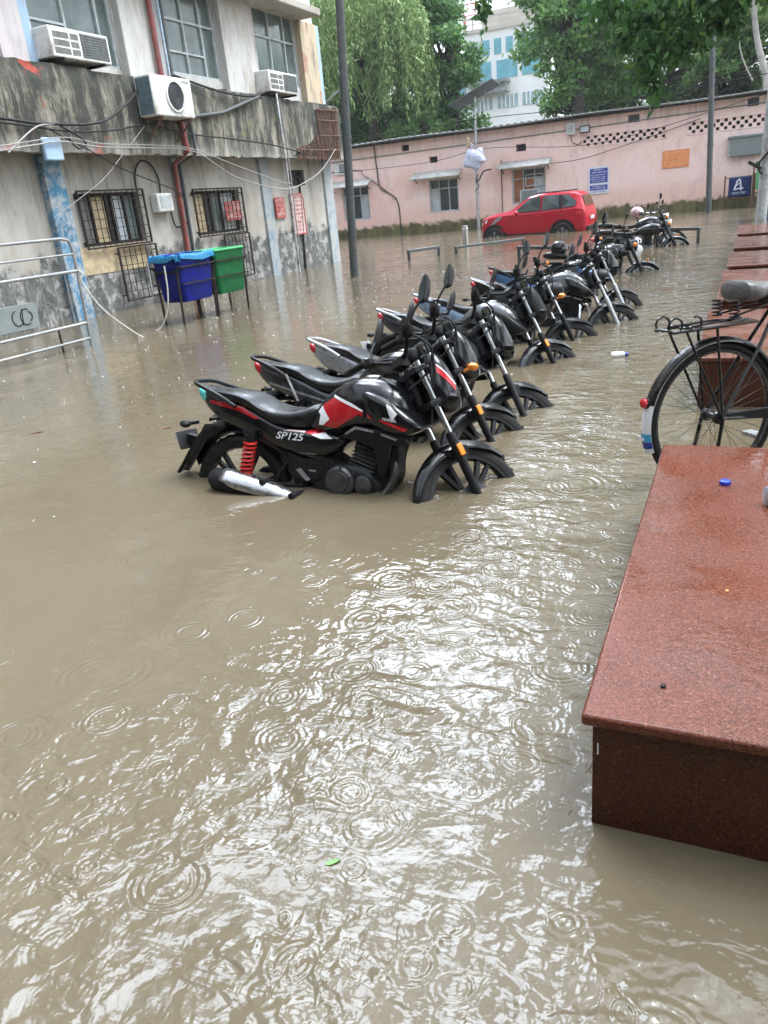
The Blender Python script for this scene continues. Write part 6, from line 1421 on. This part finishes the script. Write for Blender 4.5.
mb = MB(); mb.tube([(.885, 0, .95), (.875, 0, 1.02)], .012, 8); mb.tube([(.72, -.27, 1.0), (.85, -.25, 1.03), (.90, -.1, 1.03), (.90, .1, 1.03), (.85, .25, 1.03), (.72, .27, 1.0)], .011, 8, smooth=5); bb(mb, 'handlebar', 'galv')
mb = MB(); P = [[(1.14+r*math.cos(R(a)), y, RC+r*math.sin(R(a))) for y, r in ((-.034, .362), (-.012, .38), (.012, .38), (.034, .362))] for a in np.linspace(20, 190, 30)]; mb.sheet(P); bb(mb, 'front_mudguard', 'bike_black', solid=.003)

# ------------------------------------------------------------------ hanging waste bins
def binset(x, y0, name_col, lab, bincol, rim, liner=None):
    t = thing('waste_bin', lab, 'bin', (x, y0, -.34), (0, 0, R(-2)), 'hanging waste bins by the old building')
    Wd = .81
    def loop(z, s, dy): return [(-.25*s, dy+.02+(Wd-.04)*(1-s)/2, z), (.25*s, dy+.02+(Wd-.04)*(1-s)/2, z), (.25*s, dy+Wd-.02-(Wd-.04)*(1-s)/2, z), (-.25*s, dy+Wd-.02-(Wd-.04)*(1-s)/2, z)]
    mb = MB(); Ls = []
    for z, s in ((.66, .82), (.70, .86), (.98, .94), (1.26, 1.0), (1.29, 1.03), (1.31, 1.03)):
        a, b, c, d = [Vector(p) for p in loop(z, s, 0)]; ring = []
        for p, q, r in ((d, a, b), (a, b, c), (b, c, d), (c, d, a)):
            u = (p-q).normalized()*.06; v = (r-q).normalized()*.06
            for k in np.linspace(0, 1, 5): ring.append(q+u*(1-k)**2+v*k**2)
        Ls.append(ring)
    n = len(Ls[0]); mb.add([p for r in Ls for p in r], [(i*n+k, i*n+(k+1) % n, (i+1)*n+(k+1) % n, (i+1)*n+k) for i in range(5) for k in range(n)] + [tuple(range(n))])
    tub = mb.build('tub', M[bincol], t, solid=.01)
    mb = MB(); mb.tube(Ls[-1], .018, 8, closed=True); mb.build('rim', M[rim], tub)
    mb = MB(); mb.tube([(0, .06, 1.0), (0, Wd-.06, 1.0)], .01, 6)
    w = .026
    for y in (.0, Wd):
        for sx in (-1, 1): mb.bar((sx*.16, y, 0), (sx*.20, y, 1.12), w, up=(1, 0, 0))
        mb.bar((-.17, y, .30), (.17, y, .30), w); mb.bar((-.20, y, 1.10), (.20, y, 1.10), w)
    for sx in (-1, 1):
        mb.bar((sx*.165, 0, .16), (sx*.165, Wd, .16), w); mb.bar((sx*.272, 0, 1.16), (sx*.272, Wd, 1.16), w*.8); mb.bar((sx*.262, 0, .92), (sx*.262, Wd, .92), w*.7)
        for y in (0, Wd): mb.bar((sx*.20, y, 1.12), (sx*.275, y, 1.17), w*.8)
    fr = mb.build('stand', M['iron'], t)
    if liner:
        mb = MB(); P = []; N = 56
        base = Ls[-1]
        for j, (dz, o) in enumerate(((-.005, .96), (.02, 1.02), (.012, 1.09), (-.03, 1.10), (-.06, 1.11))):
            row = []
            for k in range(N+1):
                q = base[int(k*n/N) % n].lerp(base[(int(k*n/N)+1) % n], (k*n/N) % 1); c = Vector((0, Wd/2, q.z))
                p = c+(q-c)*(o if j < 2 else 1+(o-1)*(.6+.8*abs(math.sin(k*1.7)))); p.z += dz*(1 if j < 3 else .5+.9*abs(math.sin(k*.83+1)))+.012*math.sin(k*2.3); row.append(p)
            P.append(row)
        P.insert(0, [Vector((0, Wd/2, 1.27)).lerp(p, .75)+Vector((0, 0, -.04)) for p in P[0]])
        mb.sheet(P); mb.build('plastic_liner', M[liner], tub, ang=70)
    return t
binset(-7.66, 9.48, 'blue', 'blue hanging waste bin covered with a bright cyan plastic sheet', 'bin_blue', 'bin_blue', 'liner_cyan')
binset(-7.62, 10.32, 'green', 'green hanging waste bin beside the blue one', 'bin_green', 'rim_green')
def rope(pts, lab, r=.011):
    p0 = Vector(pts[0]); mb = MB(); mb.tube([Vector(p)-p0 for p in pts], r, 6, smooth=6); tag(mb.build('rope', M['rope'], None, p0), lab, 'rope')
rope([(-7.42, 9.17, .87), (-7.42, 9.15, .55), (-7.48, 9.14, .28), (-7.60, 9.10, .05), (-7.72, 9.04, -.02)], 'white rope hanging from the blue bin down into the water')
# ------------------------------------------------------------------ crowd barrier
t = thing('crowd_barrier', 'silver tubular crowd barrier standing in front of the old building', 'barrier', (-7.85, 5.9, -.34))
q = lambda y, z: (0, y-5.9, z+.34)
mb = MB(); mb.tube([q(5.9, -.3), q(5.9, 1.36), q(7.80, 1.36), q(7.93, 1.33), q(7.965, 1.22), q(7.96, .9), q(7.91, -.32)], .021, 10, smooth=0); fr = mb.build('outer_frame', M['steel_tube'], t)
for z, r in ((1.165, .014), (.955, .022), (.30, .020), (.10, .018)):
    mb = MB(); mb.tube([q(5.9, z), q(7.95 if z > .5 else 7.91, z)], r, 10); mb.build('rail', M['steel_tube'], t)
for k in range(9):
    y = 6.05+k*.21; mb = MB(); mb.tube([q(y, .955), q(y, .30)], .008, 6); mb.build('rod', M['steel_tube'], t)
mb = MB(); mb.tube([q(7.42, .3), q(7.42, -.3)], .014, 8); mb.tube([q(6.3, .3), q(6.3, -.3)], .014, 8)
for y in (6.3, 7.42): mb.tube([(-.35, y-5.9, .02), (.35, y-5.9, .02)], .016, 8)
mb.build('foot', M['iron'], t)
mb = MB(); mb.b2((.012, .35, .72), (.02, 1.24, 1.02)); sg = mb.build('sign_plate', M['grey_metal'], t, bevel=.004)
mb = MB(); f = lambda u, v: (.022, u, v)
for cy, r, a0, a1 in ((1.06, .085, 60, 300), (1.10, .05, -80, 90), (.93, .08, 100, 330)):
    mb.tube([(.022, cy+r*math.cos(R(a)), .87+r*1.1*math.sin(R(a))) for a in np.linspace(a0, a1, 18)], .007, 5)
mb.tube([(.022, .99, .78), (.022, 1.02, .97)], .007, 5); mb.build('emblem', M['matt_black'], sg)
rope([(-7.83, 7.95, .97), (-7.80, 8.0, .90), (-7.82, 7.97, .82), (-7.72, 8.12, .45), (-7.55, 8.38, .12), (-7.45, 8.52, -.02)], 'white rope trailing from the corner of the crowd barrier into the water')
# ------------------------------------------------------------------ poles
def pole(lab, base, top, r0, r1, m, **k):
    t = thing('lamp_post', lab, 'pole', base); d = Vector(top)-Vector(base)
    mb = MB(); mb.tube([(0, 0, -.3), d*.33, d*.66, d], [r0, r0*.97, r1], 16); mb.build('shaft', M[m], t)
    for f in (.30, .62): p = d*f; mb = MB(); mb.tube([p-d.normalized()*.04, p+d.normalized()*.04], r0*1.12, 16); mb.build('collar', M[m], t)
    return t, d
t, d = pole('tall dark grey lamp post rising out of the picture by the old building corner', (-7.57, 15.52, 0), (-7.0, 15.4, 9), .088, .06, 'pole_grey')
mb = MB(); mb.tube([d*.40, d*.40+Vector((-.42, .0, -.22))], .022, 8); mb.tube([d+Vector((0, 0, -.1)), d+Vector((.5, 0, .35)), d+Vector((1.4, 0, .5))], .035, 8, smooth=5); mb.build('arm', M['pole_pale'], t)
mb = MB(); P = Pod([(1.3, .5, .42, .05), (1.45, .54, .40, .13), (1.9, .55, .40, .15), (2.1, .5, .42, .08)], 3); P.add(mb); mb.build('lamp_head', M['grey_metal'], t, loc=d)
t, d = pole('slim dark pole standing before the pink wall right of the orange notice', (-1.18, 32.66, 0), (-1.46, 32.66, 7.6), .10, .075, 'pole_grey')
t, d = pole('stout pale-stained pole at the right edge beside the slate-blue cabinet', (.44, 24.8, 0), (.52, 24.8, 7), .14, .115, 'pole_pale')
mb = MB(); mb.bar((-.42, -.12, 1.55), (-.1, -.14, 1.35), .08); mb.tube([(-.05, -.17, 1.2), (-.18, -.17, 1.45), (.1, -.18, 1.8)], .03, 6, smooth=4); mb.build('cable_clamp', M['iron'], t)
# solar street lamp
t = thing('solar_lamp', 'solar street lamp with a tilted panel on a thin pole before the pink wall', 'solar lamp', (-10.72, 35.1, 0))
mb = MB(); mb.tube([(0, 0, -.3), (0, 0, 2.5), (.06, 0, 5.2)], [.075, .06, .05], 12); mb.build('pole', M['galv'], t)
Mx = Matrix.Translation((.08, -.1, 5.27)) @ Matrix.Rotation(R(-21), 4, 'Y') @ Matrix.Rotation(R(-8), 4, 'X')
mb = MB(); mb.box((0, 0, 0), (2.05, 1.0, .05), 0, Mx); sp = mb.build('solar_panel', M['pole_grey'], t, bevel=.008)
mb = MB(); mb.box((0, 0, .028), (1.98, .94, .006), 0, Mx); mb.build('cells', M['solar_panel'], sp)
mb = MB(); mb.bar((.06, 0, 4.75), (.55, 0, 5.35), .045); mb.bar((.06, 0, 4.75), (-.45, 0, 5.0), .045); mb.build('bracket', M['galv'], t)
mb = MB(); mb.tube([(.0, -.1, 1.9), (.15, -.12, 2.0), (.35, -.1, 2.3), (.7, -.1, 2.35)], .03, 8, smooth=4); mb.tube([(-.05, -.1, 1.55), (.12, -.12, 1.75), (0, -.12, 1.95), (.1, -.1, 2.2)], .02, 6, smooth=4); mb.build('cable', M['cable_black'], t)
mb = MB(); mb.tube([(0, 0, 3.0), (-.22, -.05, 3.3), (-.28, -.05, 3.6)], .03, 8); mb.ball((-.3, -.05, 3.5), (.10, .06, .22), 12); mb.build('lamp_head', M['board_beige'], t)
t = thing('plastic_bag', 'crumpled pale plastic bag tied round the solar lamp pole', 'bag', (-10.62, 34.95, 2.80))
vs = []; mb = MB(); mb.ball((0, 0, 0), (.48, .22, .42), 28); r_ = random.Random(8)
mb.v = [tuple(Vector(p)*(1+.22*math.sin(9*p[0]+5*p[2])*math.cos(7*p[2]-3*p[0])+r_.uniform(-.05, .05))) for p in mb.v]
mb.v = [(p[0]+.25*max(0, p[2])-.1, p[1], p[2]*(1.1 if p[2] > 0 else .85)) for p in mb.v]
mb.build('bag', M['bag_white'], t, ang=25)
mb = MB(); mb.tube([(-.2, 0, .3), (-.25, 0, .65), (-.1, -.05, .5)], .02, 6, smooth=4); mb.build('knot', M['bag_white'], t)
t = thing('stub_post', 'short grey concrete stub post standing alone in the water left of the car', 'post', (-7.74, 23.9, 0))
mb = MB(); mb.b2((-.07, -.07, -.3), (.07, .07, .56)); mb.build('post', M['concrete'], t, bevel=.015)
mb = MB(); mb.b2((-.075, -.075, .45), (.075, .075, .50)); mb.build('band', M['awning'], t)
def hoop(lab, p, q, h, r=.045):
    t = thing('parking_rail', lab, 'rail', (*p, 0), group='low tubular rails in the water'); d = Vector((q[0]-p[0], q[1]-p[1], 0))
    mb = MB(); mb.bar((0, 0, h), d+Vector((0, 0, h)), r*1.5, r*1.5); mb.build('top_bar', M['pole_grey'], t, bevel=.01)
    for e, s in ((Vector(), 1), (d, -1)):
        mb = MB(); o = d.normalized()*r*.9*s; mb.bar(e+o+Vector((0, 0, -.3)), e+o+Vector((0, 0, h-r*.7)), r*1.4, r*1.4); mb.build('leg', M['pole_grey'], t)
hoop('short low grey rail in the water nearest the lamp post', (-7.78, 19.2), (-7.22, 20.1), .22)
hoop('long low grey rail in the water in front of the red car', (-6.85, 20.2), (-5.42, 21.9), .17)
hoop('low dark rail behind the farthest motorcycles on the right', (-2.3, 19.9), (-.82, 18.6), .30)
hoop('low dark rail half hidden behind the badge-tank motorcycle', (-4.25, 16.6), (-2.9, 15.6), .30)
# things at the right end
t = thing('hanging_bin', 'dark blue hanging bin with white emblem in a rusty frame before the pink wall', 'bin', (-.70, 34.95, 0))
mb = MB()
for x in (-.04, 1.0): mb.bar((x, 0, -.3), (x, 0, 1.2), .055)
mb.bar((0, 0, .33), (.96, 0, .42), .05); mb.bar((0, 0, 1.10), (.96, 0, 1.12), .04); mb.build('stand', M['rust'], t)
mb = MB(); mb.b2((.10, -.2, .42), (.90, .2, 1.12)); tb = mb.build('tub', M['navy_blue'], t, bevel=.04)
mb = MB(); f = lambda u, v: (u, -.204, v)
for p, r in (([(.30, .66), (.40, .98), (.47, 1.04), (.50, .98)], .03), ([(.30, .68), (.62, .72)], .026), ([(.50, .98), (.52, .84), (.54, .64)], .03), ([(.36, .80), (.46, .90)], .02)):
    mb.tube([f(*a) for a in p], r, 6)
mb.build('emblem', M['notice_white'], tb)
mb = MB(); g_ = lambda u, v, d: (u, -.203-d, v)
scribble(mb, g_, .22, .78, .50, .09, 0, .003, 31, 1.); mb.build('emblem_writing', M['pane_sky'], tb, flat=True, fixn=False)
t = thing('hanging_bin', 'pale green hanging bin half hidden behind the stout right pole', 'bin', (.28, 34.6, 0))
mb = MB()
for x in (-.04, 1.0): mb.bar((x, 0, -.3), (x, 0, 1.55), .055)
mb.bar((0, 0, .5), (.96, 0, .5), .05); mb.build('stand', M['rust'], t)
mb = MB(); mb.b2((.06, -.25, .62), (.92, .25, 1.5)); tb = mb.build('tub', M['rim_green'], t, bevel=.06)
mb = MB(); mb.b2((.0, -.3, 1.46), (.98, .3, 1.60)); mb.build('lid', M['bin_green'], tb, bevel=.03)
t = thing('utility_cabinet', 'slate-blue metal cabinet standing behind the stout right pole', 'cabinet', (.95, 25.9, -.42))
mb = MB(); mb.b2((-.62, -.4, 0), (.62, .4, 1.72)); mb.build('casing', M['cabinet_blue'], t, bevel=.02)
mb = MB(); mb.b2((-.56, -.415, .2), (-.02, -.402, 1.66)); mb.b2((.02, -.415, .2), (.56, -.402, 1.66)); mb.build('doors', M['cabinet_blue'], t, bevel=.006)
mb = MB(); mb.b2((-.7, -.48, 1.722), (.7, .48, 1.78)); mb.build('top', M['grey_metal'], t, bevel=.01)
# ------------------------------------------------------------------ rain hitting the water
mb = MB(); rr = random.Random(21)
for k in range(620):
    y = rr.uniform(2.4, 16); x = rr.uniform(-9.0, -.4)
    if rr.random() > min(1, .25+y/16)*(1 if x < -3.2 else .35): continue
    s = rr.uniform(.5, 1.25)*(.6+y*.035)
    kind = rr.random()
    if kind < .5: mb.ball((x, y, .006*s), (.009*s, .009*s, .012*s), 6)
    if kind < .25: mb.ball((x+.01, y, .028*s), (.004*s, .004*s, .006*s), 6)
    elif kind > .5: mb.tube([(x+.013*s*math.cos(a), y+.013*s*math.sin(a), .003+.004*s) for a in np.linspace(0, 2*math.pi, 10, endpoint=False)], .003*s, 4, closed=True)
o = mb.build('rain_splashes', M['splash']); o['kind'] = 'stuff'

# ------------------------------------------------------------------ rainy air
mb = MB(); mb.b2((-48, -6, -1.6), (18, 112, 24)); hz = mb.build('haze', [bpy.data.materials.new('rainy_air')], flat=True); hz['kind'] = 'stuff'
hm = hz.data.materials[0]; hm.use_nodes = True; hm.node_tree.nodes.clear()
ho = hm.node_tree.nodes.new('ShaderNodeOutputMaterial'); hv = hm.node_tree.nodes.new('ShaderNodeVolumePrincipled')
hv.inputs['Color'].default_value = (.92, .95, .97, 1); hv.inputs['Density'].default_value = .00045; hv.inputs['Anisotropy'].default_value = 0
hm.node_tree.links.new(hv.outputs[0], ho.inputs['Volume'])
